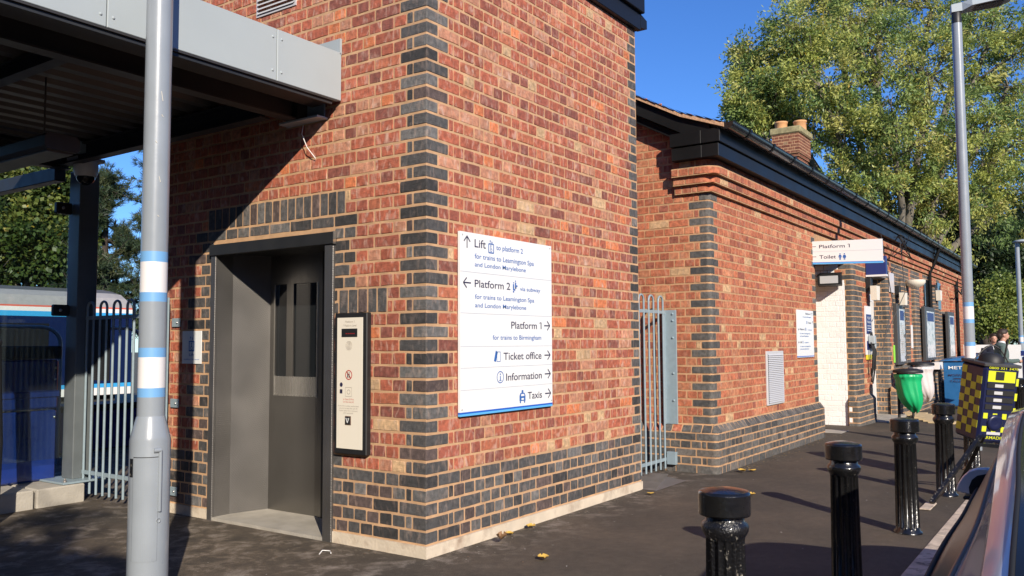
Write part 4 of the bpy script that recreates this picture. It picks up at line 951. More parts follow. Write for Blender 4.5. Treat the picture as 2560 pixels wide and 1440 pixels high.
for (xa, xb, ztop) in ((12.95, 13.6, .40), (15.3, 17.2, .38), (18.9, 21.2, .33)):
    fpl = path(xa, SY-.12, .04); z = -.45; k = 1
    while z < ztop-.02: 
        for (a, b) in seg_rows(k, -.12, xb-xa): brick(mb, fpl, a, b, z, z+CH, blue(True), 'brick2', .04)
        z += CH; k += 1
    mortar(mb, fpl, -.12, xb-xa, -.5, z, 'mortar2', .04); mb.prism([(xa, SY-.12, z), (xa, SY-.01, z), (xa, SY-.01, z+.08)], (xb-xa, 0, 0), 'mortar2'); mb.box((xb-.002, SY-.118, -.5), (xb, SY, z), 'mortar2')
mb.build('long_wall', st)
mb = MB()                                                          # tall dark windows between the pilasters
for (xa, xb, za, zb) in ((16.95, 17.9, 2.12, 2.72), (18.8, 19.3, 2.1, 2.75)): mb.box((xa, SY-.03, za), (xb, SY-.009, zb), 'dglass')
mb.build('window', st)
# entrance door
en = MB(); en.box((11.5, .10, -.06), (13.0, .13, 2.5), 'dglass'); en.build('entrance_glass', st)
dr = MB()
for (a, b, c, d_) in ((11.5, 11.60, -.06, 2.2), (12.90, 13.0, -.06, 2.2), (11.5, 13.0, 2.1, 2.2), (12.2, 12.26, -.06, 2.1)): dr.box((a, .04, c), (b, .10, d_), 'white')
dr.box((11.5, -.21, 2.02), (11.72, .04, 2.12), 'white'); dr.build('entrance_frame', st)
mb = MB(); mb.bbox((11.9, .035, .80), (12.6, .05, 1.05), 'navy', .002); mb.box((11.62, .045, 1.5), (12.19, .055, 2.0), 'navy'); mb.build('door_notice', st)
mb = MB(); mb.bbox((11.35, -.45, -.08), (13.1, .2, -.03), 'conc', .008); tag(mb.build('door_step'), 'pale stone step at the station entrance', 'step')
# chimney
ch = MB(); cx, cy = 18.0, 2.95
def cblock(a, z0, z1, n=None):
    z = z0; k = 1
    fc = path(cx-a, cy-a*.66, .004); W2, L2 = 2*a, 2*a*.66
    while z < z1-.01:
        zt = min(z+.078, z1)
        for (q, w) in seg_rows(k, -L2, W2): brick(ch, fc, q, w, z, zt, tuple(c*.42 for c in red(True)), 'brick2')
        z = zt; k += 1
    mortar(ch, fc, -L2, W2, z0, z1, 'mortar2', .004)
    ch.box((cx-a+.01, cy-a*.66+.01, z0), (cx+a, cy+a*.66, z1), 'brick2', (.15, .06, .05))
cblock(.38, 4.6, 5.62); cblock(.43, 5.62, 5.70); cblock(.47, 5.70, 5.95); cblock(.43, 5.95, 6.03); cblock(.48, 6.03, 6.11); cblock(.52, 6.11, 6.62)
chim = ch.build('chimney', st)
mb = MB(); mb.bbox((cx-.56, cy-.40, 6.62), (cx+.56, cy+.40, 6.80), 'stone', .03); mb.build('chimney_cap', chim)
for dx_, dy_ in ((-.05, .24), (.12, -.20)):
    mb = MB(); mb.lathe([(.16, 0), (.155, .22), (.17, .23), (.17, .27), (.13, .27), (.12, .1)], (cx+dx_, cy+dy_, 6.79), 'terra', 18); mb.build('chimney_pot', chim)
# down pipe and far end
mb = MB(); mb.tube([(17.5, SY-.28, 3.45), (17.5, SY-.16, 3.1), (17.5, SY-.06, 2.9), (17.5, SY-.06, -.2)], .04, 'bargeb', 10); mb.build('downpipe', st); mb = MB(); mb.tube([(21.9, SY-.28, 3.45), (21.9, SY-.06, 3.1), (21.9, SY-.06, -.3)], .045, 'bargeb', 10); mb.build('downpipe', st)
mb = MB(); mb.box((24.2, -.2, -.5), (24.25, 9, 3.3), 'brick2', (.3, .1, .07)); mb.box((4.3, 8.6, 0), (24.2, 8.7, 3.3), 'brick2', (.3, .1, .07)); mb.build('rear_wall', st)

# ---- things fixed to the station
pg = thing('projecting_sign', (8.0, -.64, 2.4), 'white double-line Platform 1 and Toilet sign projecting from the station wall', 'sign')
Mx = lambda a, z: (7.985+.05*a, -a, z+.0*a)
mb = MB(); q = [(-.15+0, 2.401), (-1.122, 2.369), (-1.125, 2.689), (-.152, 2.719)]
def slab(z00, z01, z10, z11, m, x=7.99, th=.03): mb.add([(x, -.152, z00), (x, -1.123, z01), (x, -1.123, z11), (x, -.152, z10), (x+th, -.152, z00), (x+th, -1.123, z01), (x+th, -1.123, z11), (x+th, -.152, z10)], [(3, 2, 1, 0), (4, 5, 6, 7), (0, 1, 5, 4), (2, 3, 7, 6), (1, 2, 6, 5), (3, 0, 4, 7)], m)
slab(2.426, 2.394, 2.719, 2.689, 'sign_w'); slab(2.418, 2.386, 2.426, 2.394, 'stripe_d'); slab(2.399, 2.367, 2.418, 2.386, 'stripe_l'); pp = mb.build('sign_panel', pg)
dz = lambda a: -.031*(a-.15); pos = lambda a, z: (7.9885, -a, z+dz(a)); mb = MB()
text(mb, 'Platform 1', pos, .305, .710, 2.620, .050, 'txt'); text(mb, 'Toilet', pos, .305, .526, 2.474, .052, 'txt')
for z in (2.645, 2.503): arrow(mb, (.264, z), (.184, z), .007, pos, 'txt', .03)
mb.build('lettering', pp)
mb = MB(); poly(mb, [(.155, 2.572), (1.12, 2.572), (1.12, 2.576), (.155, 2.576)], pos, 'signline')
for c, w in ((.58, 0), (.637, 1)):
    disc(mb, (c, 2.533), .009, pos, 'txtb', 12)
    if w: poly(mb, [(c-.019, 2.478), (c+.019, 2.478), (c+.010, 2.520), (c-.010, 2.520)], pos, 'txtb')
    else: poly(mb, [(c-.010, 2.475), (c+.010, 2.475), (c+.012, 2.520), (c-.012, 2.520)], pos, 'txtb')
    for s_ in (-1, 1):
        line(mb, (c+s_*.006, 2.478), (c+s_*.006, 2.452), .008, pos, 'txtb'); line(mb, (c+s_*.012, 2.517), (c+s_*.021, 2.485), .006, pos, 'txtb')
mb.build('pictograms', pp)
mb = MB(); mb.bbox((8.0, -.17, 2.38), (8.05, -.12, 2.74), 'grey', .003); mb.build('bracket', pg)
wp = thing('wall_sign', (7.5, SY, 1.12), 'small white direction sign on the station wall just before the white recess', 'sign')
mb = MB(); mb.box((7.11, SY-.02, 1.135), (7.87, SY-.008, 1.742), 'sign_w'); mb.box((7.11, SY-.02, 1.125), (7.87, SY-.008, 1.135), 'stripe_d'); mb.box((7.11, SY-.02, 1.116), (7.87, SY-.008, 1.125), 'signline'); pl = mb.build('sign_panel', wp)
pos = lambda a, z: (a, SY-.0215, z); mb = MB()
for t, a, b, z, h, m_ in (('Platform 1', 7.50, 7.76, 1.685, .026, 'txt'), ('for trains to Birmingham', 7.37, 7.76, 1.645, .016, 'txtb'), ('Toilet', 7.60, 7.76, 1.565, .026, 'txt'), ('Platform 2', 7.22, 7.46, 1.475, .026, 'txt'), ('via subway', 7.58, 7.78, 1.475, .016, 'txtb'), ('for trains to Leamington Spa', 7.22, 7.70, 1.425, .016, 'txtb'), ('and London Marylebone', 7.22, 7.62, 1.39, .016, 'txtb'), ('Lift', 7.22, 7.31, 1.305, .026, 'txt'), ('to platform 2', 7.42, 7.62, 1.305, .016, 'txtb'), ('for trains to Leamington Spa', 7.22, 7.70, 1.255, .016, 'txtb'), ('and London Marylebone', 7.22, 7.62, 1.22, .016, 'txtb')):
    text(mb, t, pos, a, b, z, h, m_)
arrow(mb, (7.81, 1.675), (7.81, 1.715), .006, pos, 'txt', .015); arrow(mb, (7.83, 1.56), (7.83, 1.60), .006, pos, 'txt', .015); arrow(mb, (7.19, 1.485), (7.15, 1.485), .006, pos, 'txt', .015); arrow(mb, (7.19, 1.315), (7.15, 1.315), .006, pos, 'txt', .015)
boxs = [(7.54, 7.565, 1.56, 1.6), (7.34, 7.36, 1.3, 1.335), (7.485, 7.51, 1.47, 1.51)]
for a, b, c, d_ in boxs: poly(mb, [(a, c), (b, c), (b, d_), (a, d_)], pos, 'txtb')
mb.build('lettering', pl)
# flood light in the recess
fd = thing('flood_light', (9.9, .05, 2.25), 'square black flood light on the white painted recess wall', 'light')
mb = MB(); mb.prism([(10.24, .30, 2.22), (10.24, .30, 2.42), (10.16, .27, 2.44), (9.98, .26, 2.40), (9.98, .26, 2.23)], (0, -.36, 0), 'blackm'); mb.build('housing', fd)
mb = MB(); mb.box((9.972, -.06, 2.255), (9.979, .22, 2.375), 'louvre'); mb.build('lens', fd)
# navy sign over the entrance
nv = thing('hanging_sign', (11.25, -.5, 2.57), 'small navy blue sign with a white lower edge behind the white Platform 1 sign', 'sign')
mb = MB(); mb.bbox((11.2, -.545, 2.45), (11.30, -.22, 2.76), 'navy', .004); mb.build('panel', nv)
mb = MB(); mb.box((11.19, -.55, 2.42), (11.31, -.22, 2.45), 'white'); mb.build('underside', nv)
mb = MB(); pos = lambda a, z: (11.195, -a, z); text(mb, 'Ticket', pos, .30, .53, 2.66, .045, 'sign_w'); mb.build('lettering', nv)
# poster cases
for i, (a, b, z0, z1, lab) in enumerate(((13.45, 14.30, .87, 2.05, 'tall grey poster case nearest to the entrance door'), (16.1, 17.45, .90, 2.08, 'grey poster case with a pale map, middle of three'), (19.5, 20.6, .88, 2.06, 'narrow looking grey poster case, farthest along the wall'))):
    pc = thing('poster_case', (a, SY, z0), lab, 'poster case', 'poster cases on the station wall'); y = SY-.075 if i != 0 else SY
    mb = MB(); mb.bbox((a, y-.07, z0), (b, y, z1), 'grey', .008); mb.build('frame', pc)
    mb = MB(); mb.box((a+.22, y-.074, z0+.06), (b-.12, y-.07, z1-.10), 'paper'); pp_ = mb.build('poster', pc)
    mb = MB(); pos = lambda q, z: (q, y-.0755, z)
    poly(mb, [(a+.26, z1-.32), (b-.20, z1-.32), (b-.20, z1-.13), (a+.26, z1-.13)], pos, 'navy')
    if i == 0:
        for j_ in range(16): poly(mb, [(a+.28, z1-.42-j_*.035), (b-.20-.1*R.random(), z1-.42-j_*.035), (b-.2, z1-.41-j_*.035), (a+.28, z1-.41-j_*.035)], pos, 'greyt')
    mb.build('poster_print', pp_)
for a, b, z0, z1, m_, nm, lab in ((13.32, 13.42, .92, 1.25, 'lime', 'sticker', 'bright green strip sticker below left of the first poster case'), (15.18, 15.34, 1.18, 1.66, 'white', 'notice', 'narrow white notice on the brickwork between two poster cases'),
        (12.98-.6, 12.98-.62, 0, 0, None, '', ''), ):
    if m_:
        mb = MB(); mb.box((a, SY-.022, z0), (b, SY-.008, z1), m_); tag(mb.build(nm), lab, 'notice')
mb = MB(); mb.box((13.1, SY-.03, 2.25), (13.5, SY-.01, 2.62), 'sackw'); tag(mb.build('wall_poster'), 'small faded poster high on the wall under the navy sign', 'poster')
for a, zz2, lab in ((11.25, 2.16, 'cream wall light left of the station entrance'), (13.75, 2.16, 'cream wall light above the first poster case'), (18.2, 2.42, 'cream wall light high above the middle of the long wall')):
    w = thing('wall_light', (a, SY, zz2), lab, 'wall light', 'cream wall lights'); y = SY-.09
    mb = MB(); mb.prism([(a-.10, y-.10, zz2-.14), (a+.10, y-.10, zz2-.14), (a+.14, y-.10, zz2+.10), (a-.14, y-.10, zz2+.10)], (0, .10, 0), 'cream'); mb.build('shade', w)
    mb = MB(); mb.bbox((a-.08, y, zz2+.02), (a+.08, SY, zz2+.24), 'blackm', .01); mb.build('back_box', w)
w = thing('wall_light', (14.35, SY, 2.5), 'round cream bulkhead light under the eaves between two posters', 'wall light', 'cream wall lights')
mb = MB(); mb.lathe([(.05, -.10), (.16, -.04), (.20, .02), (.20, .07)], (14.55, SY-.22, 2.48), 'cream', 18); mb.build('shade', w)
# panel of notices with phone and cables by the door
nb = thing('notice_board', (11.2, SY, 1.2), 'narrow white and navy notice with a yellow foot beside the entrance', 'notice')
mb = MB(); mb.box((11.0, SY-.03, 1.10), (11.42, SY-.008, 1.92), 'white'); mb.box((11.02, SY-.033, 1.45), (11.40, SY-.03, 1.78), 'navy'); mb.box((11.02, SY-.033, 1.18), (11.40, SY-.03, 1.33), 'navy'); mb.box((11.02, SY-.033, 1.02), (11.40, SY-.008, 1.10), 'yellow'); bd = mb.build('board', nb)
mb = MB(); pos = lambda a, z: (a, SY-.0345, z); text(mb, 'TICKET', pos, 11.07, 11.35, 1.70, .04, 'sign_w'); text(mb, 'TRAIN', pos, 11.07, 11.35, 1.63, .04, 'sign_w')
for q in range(3): poly(mb, [(11.08, 1.58-q*.04), (11.34, 1.58-q*.04), (11.34, 1.59-q*.04), (11.08, 1.59-q*.04)], pos, 'sign_w')
mb.build('lettering', bd)
cbm = MB()
for i in range(7):
    x0 = 11.05+R.random()*.3; cbm.tube([(x0, SY-.06, 1.40+R.random()*.1), (x0+R.uniform(-.12, .1), SY-.12, 1.15), (x0+R.uniform(-.12, .12), SY-.09, .9), (x0+R.uniform(-.05, .05), SY-.05, .6+R.random()*.2)], .011, 'rubber', 5)
cbm.bbox((11.08, SY-.14, 1.28), (11.22, SY-.04, 1.42), 'fascia', .01); cbm.bbox((11.22, SY-.12, 1.20), (11.33, SY-.04, 1.34), 'fascia', .01)
tag(cbm.build('cable_bundle'), 'tangle of black cables hanging from grey fittings beside the entrance', 'cables')
cb2 = MB()
for i in range(9):
    x0 = 12.6+R.uniform(-.5, .5); z0 = 3.1+R.uniform(-.1, .15)
    cb2.tube([(x0, -.55, z0), (x0+R.uniform(-.5, .6), -.62, z0-R.uniform(-.1, .25)), (x0+R.uniform(-.6, .9), -.5, z0+R.uniform(-.25, .2))], .009, 'rubber', 5)
cb2.tube([(11.0, -.52, 3.1), (11.9, -.5, 2.0), (11.2, -.45, 1.2)], .008, 'deck', 5); cb2.tube([(12.2, -.6, 3.1), (12.5, -.6, 2.2), (11.9, -.4, 1.5)], .007, 'deck', 5)
tag(cb2.build('loose_wires'), 'knot of loose dark wires under the gutter above the entrance', 'wires')
cw = MB(); cw.tube([(20.4, -.4, 2.75), (20.9, -.5, 2.55), (21.4, -.45, 2.6), (21.8, -.4, 2.72)], .02, 'blackm', 5); cw.lathe([(.10, 0), (.12, .06), (.05, .14)], (21.6, -.5, 2.55), 'cream', 12)
tag(cw.build('speaker'), 'small cream loudspeaker on wires near the far end of the wall', 'speaker')

# ================================================================ BOLLARDS
def bollard(loc, label, m='black'):
    b = thing('bollard', loc, label, 'bollard', 'black fluted bollards along the kerb'); c = (loc[0], loc[1], loc[2])
    mb = MB(); mb.lathe([(.094, 0), (.092, .012), (.078, .022), (.077, .035), (.077, .045), (.070, .60), (.071, .612)], c, m, 112, 14, (.044, .601)); mb.lathe([(.071, .612), (.084, .635), (.086, .65), (.082, .662), (.070, .672), (.070, .70)], c, m, 40); mb.build('shaft', b)
    mb = MB(); mb.lathe([(.070, .69), (.091, .692), (.094, .698)], c, 'black', 48); mb.lathe([(.094, .698), (.094, .768)], c, 'black', 48); mb.lathe([(.094, .768), (.091, .775), (.086, .778)], c, 'black', 48); mb.lathe([(.086, .778), (.05, .786), (.0005, .789)], c, 'black', 48); mb.build('cap', b)
    return b
b1 = bollard((-1.03, -2.31, 0), 'nearest fluted bollard, worn grey paint under its cap', 'blackw')
b2 = bollard((.715, -2.31, 0), 'second fluted bollard from the camera, black with white specks')
for loc, lab in (((2.40, -2.315, 0), 'third fluted bollard from the camera, in front of the green sack'), ((4.13, -2.32, 0), 'fourth fluted bollard, just left of the chequered locker'), ((5.86, -2.33, 0), 'fifth fluted bollard, behind the foot of the chequered locker'), ((8.5, -2.36, 0), 'sixth fluted bollard, right of the chequered locker'), ((11.5, -2.38, zg(11.5)), 'farthest bollard at the right picture edge')):
    copy_tree(b2, loc, lab)

# ================================================================ LOCKER (chequered)
lk = bpy.data.objects.new('equipment_locker', None); S.collection.objects.link(lk); tag(lk, 'blue and yellow chequered equipment locker leaning beside the kerb on black legs', 'locker')
mb = MB(); LW, LD, LH = .34, .34, .69
mb.bbox((0, 0, 0), (LD, LW, LH), 'chqn', .02)     # local: front face x=0 (faces the sun side), side face y=LW
body = mb.build('body', lk)
def q2(mb, plane, a0, a1, z0, z1, m, e=.002):
    if plane == 'f': mb.box((-e-.001, a0, z0), (-.001, a1, z1), m)
    else: mb.box((a0, LW+.001, z0), (a1, LW+e+.001, z1), m)
mb = MB()
for i in range(4):
    for j_ in range(9):
        if (i+j_) % 2 and not (j_ == 8 and i == 1):
            a = .02+i*.075; z = .06+j_*.067; q2(mb, 's', a, a+.075, z, z+.067, 'chq')
for i in range(9):
    if i % 2: q2(mb, 'f', .006, .03, .06+i*.067, .127+i*.067, 'chq')
mb.build('side_chequers', body)
mb = MB(); F0, F1 = .04, .30
q2(mb, 'f', F0, F1, .555, .655, 'chq'); mb.box((-.007, .15, .575), (-.004, .23, .650), 'blackm')
for z in (.50, .435, .37, .305): mb.box((-.006, F0, z), (-.001, F1, z+.045), 'blackm'); mb.box((-.008, .15, z+.008), (-.006, .23, z+.036), 'louvre')
for i in range(6):
    for j_ in range(3):
        if (i+j_) % 2: q2(mb, 'f', F0+i*.045, F0+i*.045+.042, .10+j_*.06, .15+j_*.06, 'chq')
mb.lathe([(.075, 0), (.075, .008), (.05, .016), (.02, .010)], (-.002, .19, .185), 'chqn', 24, axis=(-1, 0, 0))
mb.box((-.006, .13, .075), (-.003, .26, .10), 'louvre')
mb.build('front_panel', body)
mb = MB(); pos = lambda a, z: (-.0045, LW-a, z)
text(mb, '0800 321 3470', pos, .04, .32, .672, .020, 'chq'); text(mb, 'ARMADILLO', pos, .05, .30, .035, .028, 'chq'); mb.build('lettering', body)
mb = MB(); mb.bbox((-.008, -.008, LH), (LD+.008, LW+.008, LH+.03), 'grey', .006); mb.lathe([(.11, 0), (.10, .05), (.05, .08)], (LD/2, LW/2, LH+.03), 'blackm', 20); mb.build('lid', lk)
mb = MB(); mb.tube([(LD/2, -.0+LW*t, LH+.03+.15*math.sin(math.pi*t)) for t in [i/12 for i in range(13)]], .006, 'deck', 6); mb.tube([(.1, .1, LH+.03), (.1, .08, LH+.25)], .008, 'blackm', 6); mb.build('handle', lk)
LR = Matrix.Rotation(rad(8), 3, 'X') @ Matrix.Rotation(rad(-3), 3, 'Y') @ Matrix.Rotation(rad(40), 3, 'Z'); lk.rotation_euler = LR.to_euler(); lk.location = Vector((4.68, -2.505, .41))-LR @ Vector((0, LW, 0))
lg = thing('locker_stand', (4.0, -2.45, 0), 'black folded A-frame legs propped under the chequered locker', 'stand')
for a, b in (((3.55, -2.29, .02), (4.10, -2.60, .52)), ((4.55, -2.36, .02), (4.14, -2.62, .52)), ((4.05, -2.52, .46), (4.12, -2.78, .44)), ((4.75, -2.75, .02), (4.2, -2.76, .46))):
    m_ = MB(); m_.tube([a, b], .022, 'blackw' if a[0] < 3.6 else 'black', 4, smooth=False); m_.build('leg', lg)
mb = MB(); mb.bbox((3.30, -2.32, .004), (3.62, -2.24, .014), 'kerb', .003); mb.build('foot_plate', lg)

# ================================================================ BINS, METRO BOX
def ringbin(x, y, z, label, sack, h=.86):
    b = thing('sack_bin', (x, y, z), label, 'bin', 'hoop bins with hanging sacks')
    mb = MB(); mb.tube([(x+.1, y+.17, z), (x+.1, y+.17, z+h)], .022, 'blackm', 8); mb.tube([(x+.1, y+.17, z+h-.05), (x, y, z+h-.05)], .02, 'blackm', 6); mb.build('stand', b)
    mb = MB(); n = 28; vs = []; fs = []; ph = R.random()*6
    n = 56; lev = [(.0, 1.0), (.03, 1.07), (.06, 1.08), (.09, .99), (.16, .96), (.24, .97), (.32, .93), (.40, .92), (.48, .88), (.56, .80), (.63, .66), (.69, .48), (.74, .28), (.77, .08)]
    for t, s_ in lev:
        for k in range(n):
            a = 2*math.pi*k/n; q = min(1, t*3.5); w = 1+(.05*math.sin(a*5+ph+t*3)+.035*math.sin(a*11+ph*2-t*4)+.05*abs(math.sin(a*2+ph)))*q-.05*q+(.03*math.sin(a*17) if t < .1 else 0)
            vs.append((x+.20*s_*w*math.cos(a)-.02*t, y+.20*s_*w*math.sin(a)-.16*t*t, z+h-.04-t*(.78+.06*math.sin(a*2+ph)*t)))
    for i in range(len(lev)-1):
        for k in range(n): fs.append((i*n+k, i*n+(k+1) % n, (i+1)*n+(k+1) % n, (i+1)*n+k))
    fs.append(tuple(range(len(vs)-n, len(vs)))); mb.add(vs, fs, sack, smooth=True); mb.build('sack', b)
    mb = MB(); mb.lathe([(.225, -.02), (.23, 0), (.22, .03), (.12, .05), (.0, .055)], (x, y, z+h), 'blackm', 28); mb.build('lid', b)
    return b
ringbin(11.0, -.86, -.03, 'hoop bin with a bright green hanging sack and black lid', 'sack')
ringbin(12.9, -.75, -.08, 'hoop bin with a pale clear sack, behind the green one', 'sackw', .98)
mt = thing('newspaper_bin', (18.4, -.55, zg(18.4)), 'blue free newspaper dispenser box with a tipped lid by the wall', 'newspaper bin')
a, b, z0 = 17.75, 19.9, zg(18.4); mbody = MB()
mbody.prism([(18.0, -.42, z0+.02), (18.05, -1.02, z0+.02), (18.02, -1.02, z0+1.04), (17.97, -.42, z0+1.04)], (.5, .04, 0), 'metro'); bb = mbody.build('body', mt)
mb = MB(); D1 = Vector((.6, -.33, 0)).normalized(); nn = Vector((-D1.y, D1.x, 0))*-1; oo = Vector((17.95, -.62, 0)); LL = .685
pos = lambda t, z: tuple(oo+D1*t+nn*-.006*(-1)+Vector((0, 0, z))); pos = lambda t, z: (17.96+.05*t/.6-.0, -.42-t, z)
text(mb, 'METRO', pos, .10, .60, z0+.86, .075, 'sign_w'); text(mb, 'MORNINGS', pos, .10, .60, z0+.70, .05, 'txt'); text(mb, 'TALKING', pos, .12, .58, z0+.56, .05, 'txt'); poly(mb, [(.2, z0+.64), (.5, z0+.64), (.5, z0+.655), (.2, z0+.655)], pos, 'txt')
mb.build('lettering', bb)
mb = MB(); mb.prism([(17.9, -.36, z0+1.05), (17.98, -1.16, z0+1.06), (18.02, -1.10, z0+1.18), (17.95, -.55, z0+1.09)], (.58, .04, .03), 'metro'); mb.build('lid', mt)
mb = MB(); mb.box((15.0, SY-.16, .73), (17.0, SY-.01, .80), 'white'); mb.box((17.4, SY-.2, .68), (18.3, SY-.01, .84), 'white'); tag(mb.build('window_ledge'), 'white painted ledge below the poster cases behind the bins', 'ledge')
mb = MB()
for i in range(7): mb.box((11.7+i*.33, -1.42+i*.125, -.05-i*.005), (12.01+i*.33, -1.02+i*.125, -.042-i*.004+.02), 'tact')
tag(mb.build('tactile_paving'), kind='structure')
mb = MB(); mb.box((8.75, -.34, .002), (9.2, .1, .007), 'conc'); tag(mb.build('access_cover'), 'pale access cover in the asphalt at the end of the station plinth', 'cover')

# ================================================================ CAR
car = thing('parked_car', (-.6, -3.78, -.125), 'silver hatchback parked at the kerb, cut off by the right picture edge', 'car')
YC = -3.78
# stations: x, sill w, mid w, shoulder(w,z), belt(w,z), glass top(w,z), roof edge(w,z), roof inner(w,z), centre z
ST = [(-2.62, .60, .66, (.64, .50), (.60, .58), (.58, .60), (.52, .62), (.40, .63), .64),
      (-2.45, .72, .76, (.75, .54), (.67, .64), (.63, .65), (.56, .69), (.46, .72), .74),
      (-2.05, .76, .79, (.78, .57), (.70, .66), (.64, .68), (.55, .78), (.48, .845), .87),
      (-1.55, .77, .79, (.785, .58), (.722, .675), (.660, .692), (.57, .85), (.50, .94), .955),
      (-1.05, .77, .785, (.775, .585), (.742, .68), (.65, .745), (.595, .90), (.53, .995), 1.015),
      (-.55, .76, .775, (.765, .59), (.75, .68), (.655, .82), (.61, .955), (.55, 1.04), 1.06),
      (-.15, .765, .785, (.78, .59), (.765, .68), (.660, .865), (.615, .985), (.555, 1.06), 1.08),
      (.20, .77, .795, (.79, .585), (.777, .675), (.67, .885), (.60, .985), (.54, 1.03), 1.05),
      (.50, .77, .795, (.79, .575), (.782, .655), (.70, .77), (.63, .86), (.53, .90), .91),
      (.78, .76, .78, (.78, .55), (.765, .63), (.71, .65), (.62, .67), (.50, .69), .70),
      (1.10, .73, .76, (.76, .50), (.70, .575), (.63, .59), (.55, .60), (.42, .615), .62),
      (1.32, .62, .68, (.66, .40), (.58, .48), (.50, .49), (.43, .495), (.3, .50), .505),
      (1.38, .53, .58, (.56, .34), (.48, .40), (.40, .41), (.34, .41), (.2, .41), .41)]
def prof(s, sg):
    x, sw, mw, sh, be, gt, re, ri, cz = s
    return [(x, YC+sg*sw*.96, .03), (x, YC+sg*sw, .12), (x, YC+sg*mw, .34), (x, YC+sg*sh[0], sh[1]), (x, YC+sg*be[0], be[1]), (x, YC+sg*gt[0], gt[1]), (x, YC+sg*re[0], re[1]), (x, YC+sg*ri[0], ri[1]), (x, YC, cz)]
# refine along x by Catmull-Rom so that the body is smooth
def cr(p0, p1, p2, p3, t): return tuple(.5*((2*b)+(-a+c)*t+(2*a-5*b+4*c-d)*t*t+(-a+3*b-3*c+d)*t**3) for a, b, c, d in zip(p0, p1, p2, p3))
cols = {1: [prof(s, 1) for s in ST], -1: [prof(s, -1) for s in ST]}
bodym, glassm, roofm, trimm = MB(), MB(), MB(), MB()
NS = 5
for sg in (1, -1):
    C0 = cols[sg]; fine = []; tag_i = []
    for i in range(len(C0)-1):
        for t in range(NS):
            tt = t/NS; g = lambda q: C0[min(max(q, 0), len(C0)-1)]
            fine.append([cr(g(i-1)[j_], g(i)[j_], g(i+1)[j_], g(i+2)[j_], tt) for j_ in range(9)]); tag_i.append(i)
    fine.append(C0[-1]); tag_i.append(len(C0)-2)
    def seg(mb, a, b, m, i0, i1, off=0):
        rows = fine[i0:i1+1]; vs = []; fs = []; w = b-a+1; K = 3
        pr2 = []
        for r_ in rows:
            q = []
            for j_ in range(a, b):
                for t in range(K):
                    g = lambda e: r_[min(max(e, 0), 8)]
                    q.append(cr(g(j_-1), g(j_), g(j_+1), g(j_+2), t/K))
            q.append(r_[b]); pr2.append(q)
        n = len(pr2[0])
        for q in pr2: vs += q
        for i in range(len(rows)-1):
            for j_ in range(n-1):
                fc = (i*n+j_, (i+1)*n+j_, (i+1)*n+j_+1, i*n+j_+1); fs.append(fc if sg > 0 else fc[::-1])
        mb.add(vs, fs, m, smooth=True)
    N = len(fine)-1
    seg(bodym, 0, 4, 'carp', 0, N)
    g0, g1 = 3*NS, 9*NS-2
    seg(bodym, 4, 5, 'carp', 0, g0); seg(glassm, 4, 5, 'cargs', g0, g1); seg(bodym, 4, 5, 'carp', g1, N)
    seg(bodym, 5, 7, 'carp', 0, g1); seg(bodym, 5, 7, 'carp', g1, N)
    seg(bodym, 7, 8, 'carp', 0, NS); seg(roofm, 7, 8, 'carg', NS, 7*NS+2); seg(glassm, 7, 8, 'carg', 7*NS+2, 9*NS); seg(bodym, 7, 8, 'carp', 9*NS, N)
    trimm.tube([tuple(Vector(fine[i][5])+Vector((0, sg*.004, 0))) for i in range(g0, g1+1)], .009, 'trim', 6)
    trimm.tube([tuple(Vector(fine[i][4])+Vector((0, sg*.004, 0))) for i in range(g0, g1+1)], .008, 'rubber', 6)
    trimm.tube([tuple(Vector(fine[i][7])+Vector((0, 0, .001))) for i in range(0, 7*NS+3)], .006, 'rubber', 6)
for s_ in (ST[0], ST[-1]):
    a = prof(s_, 1); b = prof(s_, -1)[::-1]; vs = a+b[1:]; bodym.add(vs, [tuple(range(len(vs)))], 'carp')
bodym.build('body', car); glassm.build('window', car); roofm.build('glass_roof', car); trimm.build('window_trim', car)
for sg, lab in ((1, 1), (-1, 0)):
    mb = MB(); c = Vector((.22, YC+sg*.795, .700))
    OL = [(1, -.55), (.85, -.1), (.6, .35), (.25, .75), (-.2, .95), (-.7, 1.0), (-1, .9), (-1.1, .3), (-1.1, -.4), (-1, -.95), (-.5, -.95), (0, -.85), (.5, -.72), (.9, -.65)]
    rg = []
    for dx_, k_ in ((-.045, .90), (-.035, 1.0), (.0, 1.0), (.05, .80), (.085, .35)):
        for (o_, z_) in OL: rg.append((c.x+dx_, c.y+sg*o_*.074*k_, c.z+z_*.068*k_))
    n_ = len(OL); fs = [(i*n_+k, i*n_+(k+1) % n_, (i+1)*n_+(k+1) % n_, (i+1)*n_+k) for i in range(4) for k in range(n_)]
    mb.add(rg, fs+[tuple(range(4*n_, 5*n_))], 'carp', smooth=True); mb.add(rg[:n_], [tuple(range(n_))], 'carp')
    mb.bbox((c.x-.03, c.y-sg*.05-.05, c.z-.03), (c.x+.03, c.y-sg*.05+.03, c.z+.0), 'blackm', .004)
    mi_ = mb.build('door_mirror', car)
    mb = MB(); GL = [(.25, -.72), (.28, -.3), (.1, .2), (-.2, .5), (-.7, .66), (-.93, .62), (-1, .3), (-1, -.4), (-.92, -.86), (-.5, -.86), (0, -.78)]
    mb.add([(c.x-.0465, c.y+sg*o_*.074*.97, c.z+z_*.068*.97) for o_, z_ in GL], [tuple(range(len(GL)))], 'blackm'); mb.build('mirror_glass', mi_)
    mb = MB(); mb.bbox((c.x-.05, c.y-.07, c.z-.075), (c.x+.05, c.y+.045*sg+.02*(1-sg), c.z-.060), 'blackm', .005); mb.build('mirror_base', mi_)
